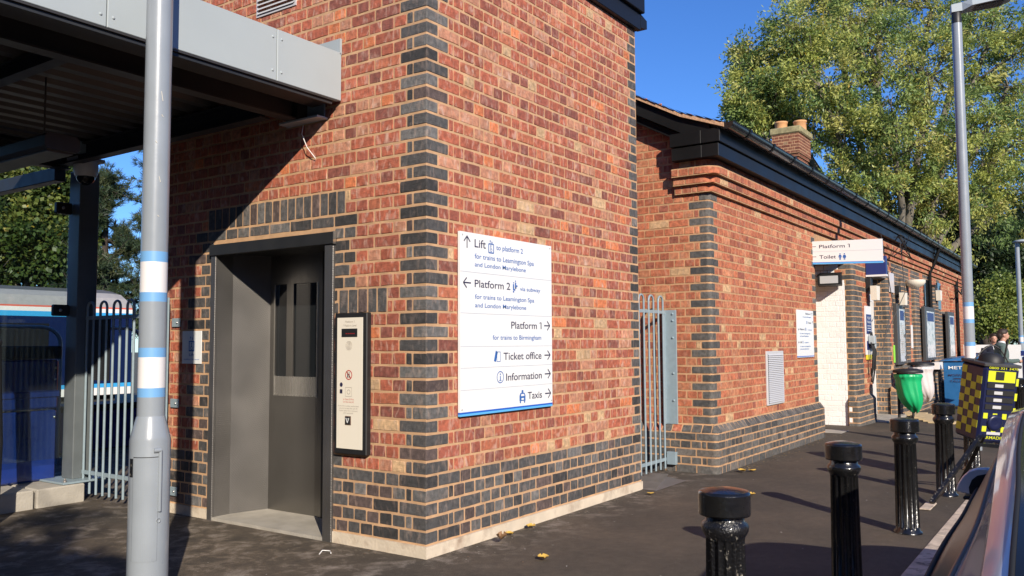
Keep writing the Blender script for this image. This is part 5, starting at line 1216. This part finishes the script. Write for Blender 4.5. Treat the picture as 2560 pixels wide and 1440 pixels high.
for (wx) in (-1.75, .75):
    for sg in (1, -1):
        mb = MB(); y = YC+sg*.74; pr_ = [(.16, -.085), (.27, -.085), (.295, -.06), (.295, .06), (.27, .085), (.16, .085)]
        mb.lathe(pr_, (wx, y, .17), 'rubber', 32, axis=(0, 1, 0)); w_ = mb.build('wheel', car)
        mb = MB(); mb.lathe([(.16, -.088), (.165, -.07), (.165, .07), (.16, .088), (.05, .092), (.0, .092)], (wx, y, .17), 'rim', 24, axis=(0, sg, 0)); mb.build('rim', w_)
for sg in (1, -1):
    mb = MB(); mb.bbox((-2.60, YC+sg*.60-.09, .46), (-2.42, YC+sg*.60+.10, .57), 'lampr', .03); mb.build('tail_lamp', car)
    mb = MB(); mb.bbox((1.20, YC+sg*.55-.10, .38), (1.345, YC+sg*.55+.06, .45), 'dglass', .03); mb.build('headlamp', car)

# ================================================================ TRAIN
tr = thing('passenger_train', (-4, 17, 0), 'blue and silver passenger train standing beyond the railings', 'train')
TY, TX1, TX0 = 17.0, 8.3, -26
mb = MB(); sec = [(TY+.02, .12), (TY, .35), (TY, .75), (TY, 1.55), (TY, 2.02), (TY+.02, 2.12)]
def tstrip(z0, z1, m, y0=TY, y1=TY): mb.add([(TX0, y0, z0), (TX1, y0, z0), (TX1, y1, z1), (TX0, y1, z1)], [(0, 1, 2, 3)], m)
tstrip(.10, .28, 'white'); tstrip(.28, .38, 'tr_sky'); tstrip(.38, 2.02, 'tr_blue'); tstrip(2.02, 2.14, 'tr_sky'); tstrip(2.14, 2.24, 'white'); tstrip(2.24, 2.28, 'tr_red', TY, TY+.01)
mb.box((TX0, TY+.001, .1), (TX1-.001, TY+2.7, 2.1), 'tr_dark'); tb = mb.build('body', tr)
mb = MB(); arc = [(TY+.01, 2.28), (TY+.03, 2.40), (TY+.12, 2.52), (TY+.35, 2.65), (TY+.8, 2.76), (TY+1.4, 2.80), (TY+2.7, 2.3)]
nx = [TX0, TX1-.35, TX1-.12, TX1]
for i in range(len(arc)-1):
    for j_ in range(3):
        k0 = (0, 0, .05, .3)[j_]; k1 = (0, 0, .05, .3)[j_+1]
        mb.add([(nx[j_], arc[i][0], arc[i][1]-k0*(arc[i][1]-2.2)), (nx[j_+1], arc[i][0], arc[i][1]-k1*(arc[i][1]-2.2)), (nx[j_+1], arc[i+1][0], arc[i+1][1]-k1*(arc[i+1][1]-2.2)), (nx[j_], arc[i+1][0], arc[i+1][1]-k0*(arc[i+1][1]-2.2))], [(0, 1, 2, 3)], 'tr_silver' if i < 3 else 'tr_grey', smooth=True)
mb.build('roof', tr)
for i in range(14):
    x = TX1-2.1-i*2.3; m_ = MB(); m_.box((x-1.7, TY-.01, 1.15), (x, TY-.003, 1.85), 'dglass'); m_.build('window', tr)
mb = MB(); pos = lambda a, z: (a, TY-.012, z); text(mb, '531', pos, 6.0, 6.42, .62, .16, 'sign_w'); mb.build('number', tr)
mb = MB(); mb.box((TX0, TY+.2, -.7), (TX1-.3, TY+2.5, .1), 'tr_dark')
for x in (5.0, 6.6): mb.lathe([(.42, -.06), (.42, .06)], (x, TY+.25, -.75), 'tr_dark', 20, axis=(0, 1, 0))
mb.build('underframe', tr)
# low walls and clutter across the track
mb = MB(); mb.box((-20, 12.4, -1.3), (5.0, 12.9, .1), 'conc'); mb.box((-20, 12.4, .1), (5.0, 13.2, .14), 'conc'); tag(mb.build('far_platform'), kind='structure')
mb = MB(); mb.bbox((1.3, 7.0, 0), (2.6, 7.5, .52), 'cab', .02); mb.box((1.28, 6.98, .52), (2.62, 7.52, .58), 'blackm'); tag(mb.build('grit_bin'), 'low navy bin on the platform seen through the railing gate', 'bin')
mb = MB()
for i in range(3):
    for j_ in range(3-i): mb.bbox((2.75+j_*.23+i*.1, 7.15, i*.12), (2.96+j_*.23+i*.1, 7.4, .115+i*.12), 'terra', .01)
tag(mb.build('brick_pile'), 'small pile of orange bricks on the platform behind the railing gate', 'bricks')
# hoop barriers on the platform
for i, x in enumerate((-.98, .02, 1.02)):
    hp = MB(); w = .9; pts = [(x, 6.2, 0), (x, 6.2, 1.35)]+[(x+.22-.22*math.cos(t), 6.2, 1.35+.18*math.sin(t)) for t in [math.pi/2*k/5 for k in range(1, 6)]]+[(x+w-.22+.22*math.sin(t), 6.2, 1.35+.18*math.cos(t)) for t in [math.pi/2*k/5 for k in range(6)]]+[(x+w, 6.2, 0)]
    hp.tube(pts, .022, 'gate', 8); tag(hp.build('hoop_barrier'), ('grey hoop barrier at the left picture edge behind the glass', 'grey hoop barrier behind the glass, next to the thick post', 'grey hoop barrier hidden behind the thick post')[i], 'barrier', 'hoop barriers on the platform')

# ================================================================ PEOPLE
def ell(mb, c, r, m, n=14, k=9):
    vs = []; fs = []
    for i in range(k+1):
        t = math.pi*i/k
        for j_ in range(n): a = 2*math.pi*j_/n; vs.append((c[0]+r[0]*math.sin(t)*math.cos(a), c[1]+r[1]*math.sin(t)*math.sin(a), c[2]-r[2]*math.cos(t)))
    for i in range(k):
        for j_ in range(n): fs.append((i*n+j_, i*n+(j_+1) % n, (i+1)*n+(j_+1) % n, (i+1)*n+j_))
    mb.add(vs, fs, m)
def fused(name, mb, parent, m, voxel=.014, sm=4):
    """fuses overlapping rounded forms into one continuous smooth surface"""
    o = mb.build('t'); o.data.transform(Matrix.Identity(4))
    bm = bmesh.new(); bm.from_mesh(o.data); bmesh.ops.remove_doubles(bm, verts=bm.verts, dist=1e-5); bm.to_mesh(o.data); bm.free()
    r = o.modifiers.new('r', 'REMESH'); r.mode = 'VOXEL'; r.voxel_size = voxel; r.use_smooth_shade = True
    q = o.modifiers.new('s', 'SMOOTH'); q.iterations = sm; q.factor = .5
    dg = bpy.context.evaluated_depsgraph_get(); dg.update(); nm = bpy.data.meshes.new_from_object(o.evaluated_get(dg)); bpy.data.objects.remove(o)
    nm.name = name; nm.materials.clear(); nm.materials.append(M[m])
    for p_ in nm.polygons: p_.use_smooth = True; p_.material_index = 0
    ob = bpy.data.objects.new(name, nm); S.collection.objects.link(ob); ob.parent = parent; return ob
def person(loc, rz, label, coat, sc=1.0, arms=True, beard=False):
    p = bpy.data.objects.new('person', None); S.collection.objects.link(p); tag(p, label, 'person')
    A = [[(-.01, .19, 1.38), (-.02, .235, 1.20), (.00, .235, 1.08), (.14, .19, 1.04), (.28, .12, 1.06)], [(-.01, -.19, 1.38), (-.02, -.235, 1.20), (.00, -.235, 1.08), (.14, -.18, 1.06), (.30, -.10, 1.08)]]
    mb = MB(); ell(mb, (.0, 0, 1.36), (.10, .19, .09), 'skin'); ell(mb, (0, 0, 1.18), (.115, .16, .20), 'skin'); ell(mb, (0, 0, .98), (.12, .17, .14), 'skin')
    mb.tube([(.0, 0, 1.38), (.03, 0, 1.47), (.055, 0, 1.54)], [.062, .055, .055], 'skin', 12)
    ell(mb, (.055, 0, 1.635), (.092, .076, .100), 'skin'); ell(mb, (.095, 0, 1.575), (.062, .056, .060), 'skin'); ell(mb, (.150, 0, 1.60), (.020, .014, .022), 'skin')
    for sy in (.078, -.078): ell(mb, (.045, sy, 1.61), (.018, .012, .030), 'skin')
    for a in A: mb.tube(a, [.055, .046, .044, .036, .026], 'skin', 10)
    for (sy, x0) in ((.115, .28), (-.095, .30)):
        ell(mb, (x0+.035, sy, 1.065), (.048, .022, .032), 'skin')
    for sy in (.09, -.09): mb.tube([(0, sy, .92), (.02*(1 if sy > 0 else -1), sy*1.05, .50), (-.02, sy*1.05, .09), (.02, sy*1.05, .045), (.13, sy*1.05, .03)], [.09, .062, .042, .045, .035], 'skin', 10)
    b = fused('body', mb, p, 'skin', .011, 3)
    for (sy, x0) in ((.115, .28), (-.095, .30)):
        for k in range(5):
            ln = (.035, .045, .052, .048, .038)[k]; z0 = 1.088-.014*k if k else 1.075; f0 = (x0+.07, sy+(.022 if sy < 0 else -.022)*(k == 0), z0)
            mb = MB(); mb.tube([f0, (f0[0]+ln*.6, f0[1]-.006*(1 if sy > 0 else -1), f0[2]-.003), (f0[0]+ln, f0[1]-.018*(1 if sy > 0 else -1), f0[2]-.012)], [.0085, .0075, .0055], 'skin', 7); mb.build('finger', b)
    for sy in (.030, -.030): 
        mb = MB(); ell(mb, (.138, sy, 1.632), (.008, .011, .006), 'hair', 8, 6); mb.build('eye', b)
    mb = MB(); ell(mb, (.153, 0, 1.562), (.006, .020, .005), 'pinkt', 8, 6); mb.build('mouth', b)
    mb = MB(); ell(mb, (.035, 0, 1.665), (.103, .088, .090), 'hair'); ell(mb, (-.02, 0, 1.61), (.065, .078, .085), 'hair'); ell(mb, (.085, .01, 1.715), (.06, .065, .030), 'hair')
    cut = fused('hair', mb, p, 'hair', .010, 2)
    mb = MB(); ell(mb, (-.01, 0, 1.37), (.125, .215, .095), coat); ell(mb, (0, 0, 1.20), (.145, .195, .22), coat); ell(mb, (.0, 0, .98), (.155, .20, .20), coat); ell(mb, (.0, 0, .84), (.15, .195, .12), coat)
    for a in A: mb.tube(a, [.078, .066, .064, .052, .040], coat, 12)
    j_ = fused('jacket', mb, p, coat, .013, 3)
    mb = MB(); mb.lathe([(.074, 1.40), (.070, 1.45), (.062, 1.49)], (.015, 0, 0), 'shirt', 18); mb.add([(.10, -.03, 1.42), (.10, .03, 1.42), (.155, .0, 1.22)], [(0, 1, 2)], 'shirt'); mb.build('shirt_collar', p)
    mb = MB()
    for sy in (.09, -.09): mb.tube([(0, sy, .95), (.02*(1 if sy > 0 else -1), sy*1.05, .50), (-.02, sy*1.05, .09)], [.115, .085, .068], 'dark', 12)
    ell(mb, (0, 0, .92), (.13, .18, .10), 'dark'); fused('trousers', mb, p, 'dark', .014, 2)
    p.location = loc; p.rotation_euler = (0, 0, rz); p.scale = (sc,)*3
    return p
px_, py_ = 16.6, -1.72
person((px_, py_, zg(px_)-.02), rad(-72), 'person in a grey green jacket looking down at a paper by the kerb', 'jacket')
pa = MB(); hp_ = Vector((px_, py_, zg(px_)))+Vector((.42*math.cos(rad(-72)), .42*math.sin(rad(-72)), 1.07)); pa.bbox(hp_-Vector((.07, .06, .003)), hp_+Vector((.07, .10, .003)), 'sign_w', .001)
tag(pa.build('paper'), 'small white paper held by the person in the grey green jacket', 'paper')
person((19.6, -1.3, zg(19.6)), rad(200), 'person in dark navy clothes standing behind the one in the green jacket', 'dark', sc=.98)
# van / board with arrow behind
vb = thing('arrow_board', (21.6, -1.3, zg(21.6)), 'white board with a black left-pointing arrow behind the two people', 'sign')
mb = MB(); mb.box((21.6, -1.75, .35), (21.64, -.42, 1.22), 'sign_w'); mb.build('panel', vb)
mb = MB(); pos = lambda a, z: (21.592, -a, z); arrow(mb, (.80, .98), (.52, .98), .055, pos, 'txt', .12); mb.build('arrow', vb)
mb = MB()
for y in (-1.7, -.5): mb.tube([(21.65, y, -.3), (21.65, y, 1.3)], .03, 'blackm', 8)
mb.build('legs', vb)
# ticket machine post at right edge
kp = MB(); kp.bbox((15.6, -2.55, zg(15.6)), (16.0, -2.16, 1.02), 'navy', .03); kp.prism([(15.58, -2.57, 1.02), (15.58, -2.14, 1.02), (15.58, -2.14, 1.12), (15.58, -2.57, 1.08)], (.44, 0, 0), 'navy'); tag(kp.build('ticket_machine'), 'navy blue machine at the right picture edge in front of the person', 'machine')

# ================================================================ TREES
def np_mesh(name, V, F, C, m, parent, smooth=False):
    me = bpy.data.meshes.new(name); nv, nf, k = len(V), len(F), F.shape[1]
    me.vertices.add(nv); me.vertices.foreach_set('co', V.astype(np.float32).ravel())
    me.loops.add(nf*k); me.loops.foreach_set('vertex_index', F.astype(np.int32).ravel())
    me.polygons.add(nf); me.polygons.foreach_set('loop_start', (np.arange(nf)*k).astype(np.int32))
    me.update(calc_edges=True)
    if C is not None:
        a = me.color_attributes.new('Col', 'FLOAT_COLOR', 'POINT'); a.data.foreach_set('color', np.c_[C, np.ones(len(C))].astype(np.float32).ravel())
    me.materials.append(M[m]); me.validate(); o = bpy.data.objects.new(name, me); S.collection.objects.link(o); o.parent = parent
    return o
def leaves(points, dirs, rng, nper, L, Wd, spread, cols, droop=.5):
    """sprays of pointed leaflets around each point"""
    n = len(points)*nper
    p = np.repeat(points, nper, 0)+rng.normal(0, spread, (n, 3))
    d = rng.normal(0, 1, (n, 3))+np.repeat(dirs, nper, 0)*1.2; d[:, 2] -= droop; d /= np.linalg.norm(d, axis=1)[:, None]
    s = np.cross(d, rng.normal(0, 1, (n, 3))); s /= np.linalg.norm(s, axis=1)[:, None]
    l = (L*rng.uniform(.7, 1.3, n))[:, None]; w = (Wd*rng.uniform(.7, 1.3, n))[:, None]
    V = np.stack([p, p+d*l*.45+s*w, p+d*l, p+d*l*.45-s*w], 1).reshape(-1, 3); F = np.arange(4*n).reshape(-1, 4)
    ci = np.repeat(np.repeat(rng.integers(0, len(cols), len(points)//14+1), 14)[:len(points)], nper); base = np.array(cols)[ci]*rng.uniform(.86, 1.14, (n, 1))
    yel = rng.random(n) < .015; base[yel] = (.42, .30, .04)
    return V, F, np.repeat(base, 4, 0)
def tree(name, base, lumps, label, cols, cat='tree', seed=1, nsub=10, nspray=60, nper=8, L=.16, Wd=.03, tr=.28, bark='bark', sub_r=.03, group=None, spread=.16, clump=.2):
    rng = np.random.default_rng(seed); base = np.array(base, float)
    t = thing(name, tuple(base), label, cat, group)
    mb = MB(); ctr = np.mean([l[0] for l in lumps], 0); fork = base+np.array([(ctr[0]-base[0])*.3, (ctr[1]-base[1])*.3, max(1.0, (min(l[0][2] for l in lumps)-base[2])*.6)])
    mb.tube([base, base*.5+fork*.5+rng.normal(0, .05, 3), fork], [tr*1.25, tr, tr*.85], bark, 10)
    PT = []; DR = []; CI = []
    for (c, r) in lumps:
        c = np.array(c, float); r = np.array(r if hasattr(r, '__len__') else (r, r, r), float)
        mid = fork*.45+c*.55+rng.normal(0, .2, 3)*r.mean()*.4; rl = tr*.45*min(1, r.mean()/2+.4)
        mb.tube([fork, fork*.6+mid*.4+np.array([0, 0, -.1]), mid, c], [rl*1.2, rl, rl*.7, rl*.4], bark, 7)
        for k in range(nsub):
            d = rng.normal(0, 1, 3); d /= np.linalg.norm(d); d[2] = abs(d[2])*.8 if rng.random() < .65 else d[2]
            e = c+d*r*rng.uniform(.65, 1.0); s0 = mid*.35+c*.65 if rng.random() < .4 else c
            m_ = (s0+e)/2+rng.normal(0, .12, 3)*r.mean()*.5
            mb.tube([s0, m_, e], [sub_r, sub_r*.7, sub_r*.25], bark, 5, cap=False)
            for q in range(3):
                a0 = m_*(1-q/3)+e*(q/3); tip = a0+rng.normal(0, .22, 3)*r; mb.tube([a0, (a0+tip)/2+np.array([0, 0, .05]), tip], [sub_r*.4, sub_r*.3, sub_r*.12], bark, 4, cap=False)
            nc = max(1, int(nspray/nsub/14)); tt = rng.random(nc)**.45
            cl = s0*(1-tt[:, None])+e*tt[:, None]+rng.normal(0, .16, (nc, 3))*r
            pts = np.repeat(cl, 14, 0)+rng.normal(0, clump, (nc*14, 3))*np.array([1, 1, .7]); PT.append(pts); DR.append((pts-c)/r)
        nc = max(1, nspray//28); dd = rng.normal(0, 1, (nc, 3)); dd /= np.linalg.norm(dd, axis=1)[:, None]
        cl = c+dd*r*(rng.uniform(.7, 1.08, (nc, 1))); pts = np.repeat(cl, 14, 0)+rng.normal(0, clump, (nc*14, 3))*np.array([1, 1, .7]); PT.append(pts); DR.append(np.repeat(dd, 14, 0))
    mb.build('trunk', t)
    PT = np.concatenate(PT); DR = np.concatenate(DR)
    V, F, Cc = leaves(PT, DR, rng, nper, L, Wd, spread, cols)
    np_mesh('crown', V-base, F, Cc, 'leaf', t); return t
def pine(name, base, H, label, seed, r0=1.9, whorls=11, lean=0, zlow=.25, cols=((.045, .075, .035), (.06, .09, .04), (.035, .06, .035), (.075, .09, .035))):
    rng = np.random.default_rng(seed); base = np.array(base, float); t = thing(name, tuple(base), label, 'tree', 'pine trees beyond the train')
    mb = MB(); top = base+np.array([lean, 0, H]); mb.tube([base, base*.5+top*.5, top], [.22, .15, .03], 'barkd', 8); T = []; D = []
    for w in range(whorls):
        f_ = zlow+(1-zlow)*(w+.3)/whorls; p0 = base+(top-base)*f_; rr = r0*(1.05-f_)**.55*1.1
        for k in range(6):
            a = rng.uniform(0, 6.28); d = np.array([math.cos(a), math.sin(a), rng.uniform(-.15, .3)]); e = p0+d*rr*rng.uniform(.6, 1.1); m_ = (p0+e)/2+np.array([0, 0, -.12])
            mb.tube([p0, m_, e], [.035, .026, .010], 'barkd', 5, cap=False)
            for q in range(9):
                s_ = rng.uniform(.35, 1.0); a0 = (p0*(1-s_)+e*s_)+np.array([0, 0, -.24*s_*(1-s_)]); tp = a0+rng.normal(0, .25, 3)+d*.15+np.array([0, 0, .1])
                mb.tube([a0, tp], [.012, .006], 'barkd', 4, cap=False)
                for z_ in range(3): T.append(a0*(1-z_/2.5)+tp*(z_/2.5)); D.append(tp-a0)
    mb.build('trunk', t); T = np.array(T); D = np.array(D); D /= np.linalg.norm(D, axis=1)[:, None]
    n = len(T)*26; p = np.repeat(T, 26, 0)+rng.normal(0, .03, (n, 3)); d = rng.normal(0, .75, (n, 3))+np.repeat(D, 26, 0)*.8; d /= np.linalg.norm(d, axis=1)[:, None]
    s = np.cross(d, rng.normal(0, 1, (n, 3))); s /= np.linalg.norm(s, axis=1)[:, None]; l = rng.uniform(.12, .2, n)[:, None]
    V = np.stack([p-s*.008, p+s*.008, p+d*l+s*.004, p+d*l-s*.004], 1).reshape(-1, 3); F = np.arange(4*n).reshape(-1, 4)
    C_ = np.repeat(np.array(cols)[np.repeat(rng.integers(0, len(cols), len(T)), 26)]*rng.uniform(.7, 1.3, (n, 1)), 4, 0)
    np_mesh('crown', V-base, F, C_, 'needle', t); return t
ASH = ((.38, .42, .10), (.43, .45, .12), (.30, .37, .10), (.23, .31, .09), (.47, .45, .13), (.16, .24, .07))
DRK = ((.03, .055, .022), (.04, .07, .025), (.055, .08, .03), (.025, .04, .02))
MID = ((.10, .13, .03), (.14, .16, .035), (.07, .10, .03), (.20, .19, .04), (.05, .08, .025))
ASHL = [((29.15,7.31,11.17),1.36),((29.83,7.91,12.62),1.16),((29.82,6.1,13.24),1.44),((32.62,5.36,15.12),2.04),((29.44,5.12,11.18),1.87),((31.57,3.61,12.91),2.41),((34.78,3.84,16.54),2.62),((36.11,2.0,15.83),2.97),((31.9,1.52,11.62),2.34),((36.46,-0.04,13.9),2.21),((37.04,-0.66,12.03),1.87),((30.72,6.94,9.97),1.49),((31.03,4.82,9.23),2.09),((30.06,2.7,9.21),1.96),((33.58,1.12,9.37),2.25),((36.98,-0.26,9.32),2.04),((30.36,4.27,7.13),1.71),((32.68,2.66,7.3),2.09),((35.02,1.1,6.8),1.98),((38.53,-0.52,7.45),1.92),((33.19,3.85,5.83),1.82),((28.87,7.8,10.37),0.72),((34.35,6.05,18.04),2.33),((38.35,0.32,17.64),2.87)]
ASHB = (32.81,3.18,-1.2)
DKL = [((42.37,2.91,5.93),1.78),((43.49,1.27,6.11),1.78),((46.81,-0.04,6.54),2.08),((43.92,0.86,4.33),1.78),((43.66,-0.51,4.25),1.74),((44.12,2.29,4.61),1.62),((42.88,3.88,6.45),1.42),((47.93,0.55,2.63),1.49),((48.09,2.07,2.67),1.52)]
DKB = (43.98,1.16,-1.2)
BSL = [((31.4,-0.24,2.67),0.66),((31.81,-0.84,2.81),0.66),((31.02,-0.5,2.07),0.65),((31.26,0.03,2.08),0.51),((32.59,-1.02,2.09),0.59),((31.62,-0.62,3.25),0.44)]
BSB = (31.69,-0.46,-0.6)
LTL = [((8.83,24.99,5.2),1.15),((9.95,25.04,5.87),1.06),((9.17,24.61,4.18),1.27),((9.81,23.66,4.43),0.89),((9.1,26.21,6.4),0.92),((10.25,26.24,6.99),0.82),((10.3,24.47,6.52),0.79),((8.7,26.91,5.35),1.32),((8.38,25.77,3.94),1.27),((11.27,25.14,3.7),0.82)]
LTB = (9.3,24.72,-1.2)
ttree = tree('ash_tree', ASHB, ASHL, 'huge yellow-green ash tree rising behind the station chimney', ASH, seed=5, nsub=12, nspray=520, nper=9, L=.18, Wd=.03, tr=.45, sub_r=.05, spread=.10, clump=.22)
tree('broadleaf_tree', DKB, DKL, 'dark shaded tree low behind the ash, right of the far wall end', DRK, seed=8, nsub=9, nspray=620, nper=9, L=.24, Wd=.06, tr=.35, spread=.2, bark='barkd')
tree('bush', BSB, BSL, 'sunlit pale green bush above the person in the green jacket', ((.28, .33, .08), (.22, .28, .06), (.16, .22, .05)), cat='bush', seed=4, nsub=8, nspray=330, nper=6, L=.10, Wd=.04, tr=.06, sub_r=.012, spread=.07)
tree('broadleaf_tree', LTB, LTL, 'green maple-like tree seen through the glass screen above the train', ((.10, .15, .03), (.15, .19, .04), (.06, .10, .025), (.20, .22, .05), (.04, .07, .02)), seed=9, nsub=9, nspray=620, nper=7, L=.16, Wd=.06, tr=.2, spread=.13)
pine('pine_tree', (10.75, 22.7, -1.2), 8.2, 'dark pine tree nearer the thick post beyond the train', 3, r0=1.5, zlow=.35)
pine('pine_tree', (12.1, 21.5, -1.2), 10.0, 'taller pine tree partly hidden by the grey lamp post', 6, r0=1.6, zlow=.3)
tree('street_tree', (-8.2, -6.5, -.125), [((-8.25, -6.25, 5.35), .5), ((-8.05, -6.75, 4.95), .25)], 'small street tree behind the camera that dapples the pavement by the lamp post', MID, seed=12, nsub=8, nspray=280, nper=7, L=.10, Wd=.04, tr=.06, sub_r=.012, spread=.06, clump=.09)


# ---- unseen buildings added behind and beside the camera (they shade the low sky and show in reflections)
def added_terrace(lo, hi, n, axis, label, H=4.6, RH=6.4):
    h = thing('added_blocker_house', ((lo[0]+hi[0])/2, (lo[1]+hi[1])/2, 0), label, 'blocker'); mb = MB(); mb.box((lo[0], lo[1], -1.2), (hi[0], hi[1], H), 'tile'); mb.build('wall', h)
    mb = MB()
    if axis == 0: m_ = (lo[1]+hi[1])/2; mb.prism([(lo[0], lo[1]-.2, H), (lo[0], m_, RH), (lo[0], hi[1]+.2, H)], (hi[0]-lo[0], 0, 0), 'tile')
    else: m_ = (lo[0]+hi[0])/2; mb.prism([(lo[0]-.2, lo[1], H), (m_, lo[1], RH), (hi[0]+.2, lo[1], H)], (0, hi[1]-lo[1], 0), 'tile')
    mb.build('roof', h)
    for i in range(n):
        for z in ((.7, 3.0) if H < 5 else (.7, 3.0, 5.3)):
            mb = MB(); t = (i+.5)/n
            if axis == 0: x = lo[0]+(hi[0]-lo[0])*t; mb.box((x-.6, hi[1]+.002, z), (x+.6, hi[1]+.05, z+1.2), 'white'); mb.box((x-.52, hi[1]+.05, z+.08), (x+.52, hi[1]+.055, z+1.12), 'dglass')
            else: y = lo[1]+(hi[1]-lo[1])*t; mb.box((hi[0]+.002, y-.6, z), (hi[0]+.05, y+.6, z+1.2), 'white'); mb.box((hi[0]+.05, y-.52, z+.08), (hi[0]+.055, y+.52, z+1.12), 'dglass')
            mb.build('window', h)
added_terrace((-22, -23, 0), (30, -15, 0), 9, 0, 'unseen brick block added behind the camera to shade the low sky')
added_terrace((-18, -5.5, 0), (-9.5, 17, 0), 6, 1, 'taller unseen brick block added left of the camera to deepen the shade', 7.6, 9.6)

# ---- litter and fallen leaves (real folded leaves)
def fleaf(x, y, z, s, rz, m, label, curl=.4):
    mb = MB(); n = 5; vs = []; 
    for i in range(n+1):
        t = i/n; w = s*.42*math.sin(math.pi*min(1, t*.92+.04))**.7; h = curl*s*(.25+.5*abs(t-.5))
        for k in (-1, 0, 1): vs.append((s*(t-.5), k*w, h+(abs(k)*curl*s*.35)))
    fs = [(i*3+k, i*3+3+k, i*3+4+k, i*3+1+k) for i in range(n) for k in (0, 1)]
    c, s_ = math.cos(rz), math.sin(rz); vs = [(x+a*c-b*s_, y+a*s_+b*c, z+d) for a, b, d in vs]
    mb.add(vs, fs, m, smooth=True); return tag(mb.build('fallen_leaf'), label, 'leaf', 'fallen autumn leaves on the asphalt')
fleaf(.575, -.16, .004, .085, .4, 'fallb', 'curled brown leaf standing against the tower base', 1.0)
fleaf(.80, -.07, .004, .07, 1.2, 'fall', 'small yellow leaf left of the two by the tower base')
fleaf(1.06, -.07, .004, .085, .2, 'fall', 'yellow leaf right of the two against the tower base')
fleaf(.37, -.62, .004, .085, .8, 'fall', 'single yellow leaf on the asphalt in front of the tower corner')
fleaf(2.75, -.20, .004, .06, 2.2, 'fall', 'small yellow leaf near the far end of the tower base')
fleaf(4.42, -.42, .004, .10, 1.0, 'fall', 'yellow leaf caught at the foot of the station plinth corner')
fleaf(4.50, -.50, .004, .08, 2.4, 'fall', 'second yellow leaf lying just off the station plinth corner')
fleaf(3.15, -.95, .004, .09, .1, 'fall', 'pale yellow leaf lying beyond the first bollard cap')
rng = np.random.default_rng(3); mb = MB()
def bit(x, y, s, m): 
    a = rng.uniform(0, 3.1); q = [(x+s*math.cos(a+i*1.57)*(1 if i % 2 else .5), y+s*math.sin(a+i*1.57)*(1 if i % 2 else .5), .006+zg(x)) for i in range(4)]; mb.add(q, [(0, 1, 2, 3)], m)
for i in range(150): bit(rng.uniform(4.4, 9.0), -.29-abs(rng.normal(0, .12)), rng.uniform(.004, .016), ('conc', 'fall', 'fallb')[int(rng.integers(0, 3))])
for i in range(110): bit(rng.uniform(.1, 3.0), -.02-abs(rng.normal(0, .12)), rng.uniform(.003, .011), ('conc', 'fallb', 'conc')[int(rng.integers(0, 3))])
for i in range(90): bit(rng.uniform(-1, 9), rng.uniform(-2.4, -.3), rng.uniform(.003, .010), ('conc', 'white', 'fallb')[int(rng.integers(0, 3))])
for i in range(60): bit(rng.uniform(-1, -.05), rng.uniform(.2, 2.5), rng.uniform(.003, .009), ('conc', 'fallb')[int(rng.integers(0, 2))])
tag(mb.build('litter'), 'scattered grit, leaf scraps and cigarette ends on the asphalt', 'litter', kind='stuff')
mb = MB(); mb.tube([(-.30, .62, .006), (-.24, .66, .012), (-.20, .63, .006), (-.25, .57, .01)], .004, 'white', 5); tag(mb.build('cable_tie'), 'curl of white cable tie on the asphalt by the panel', 'cable tie')
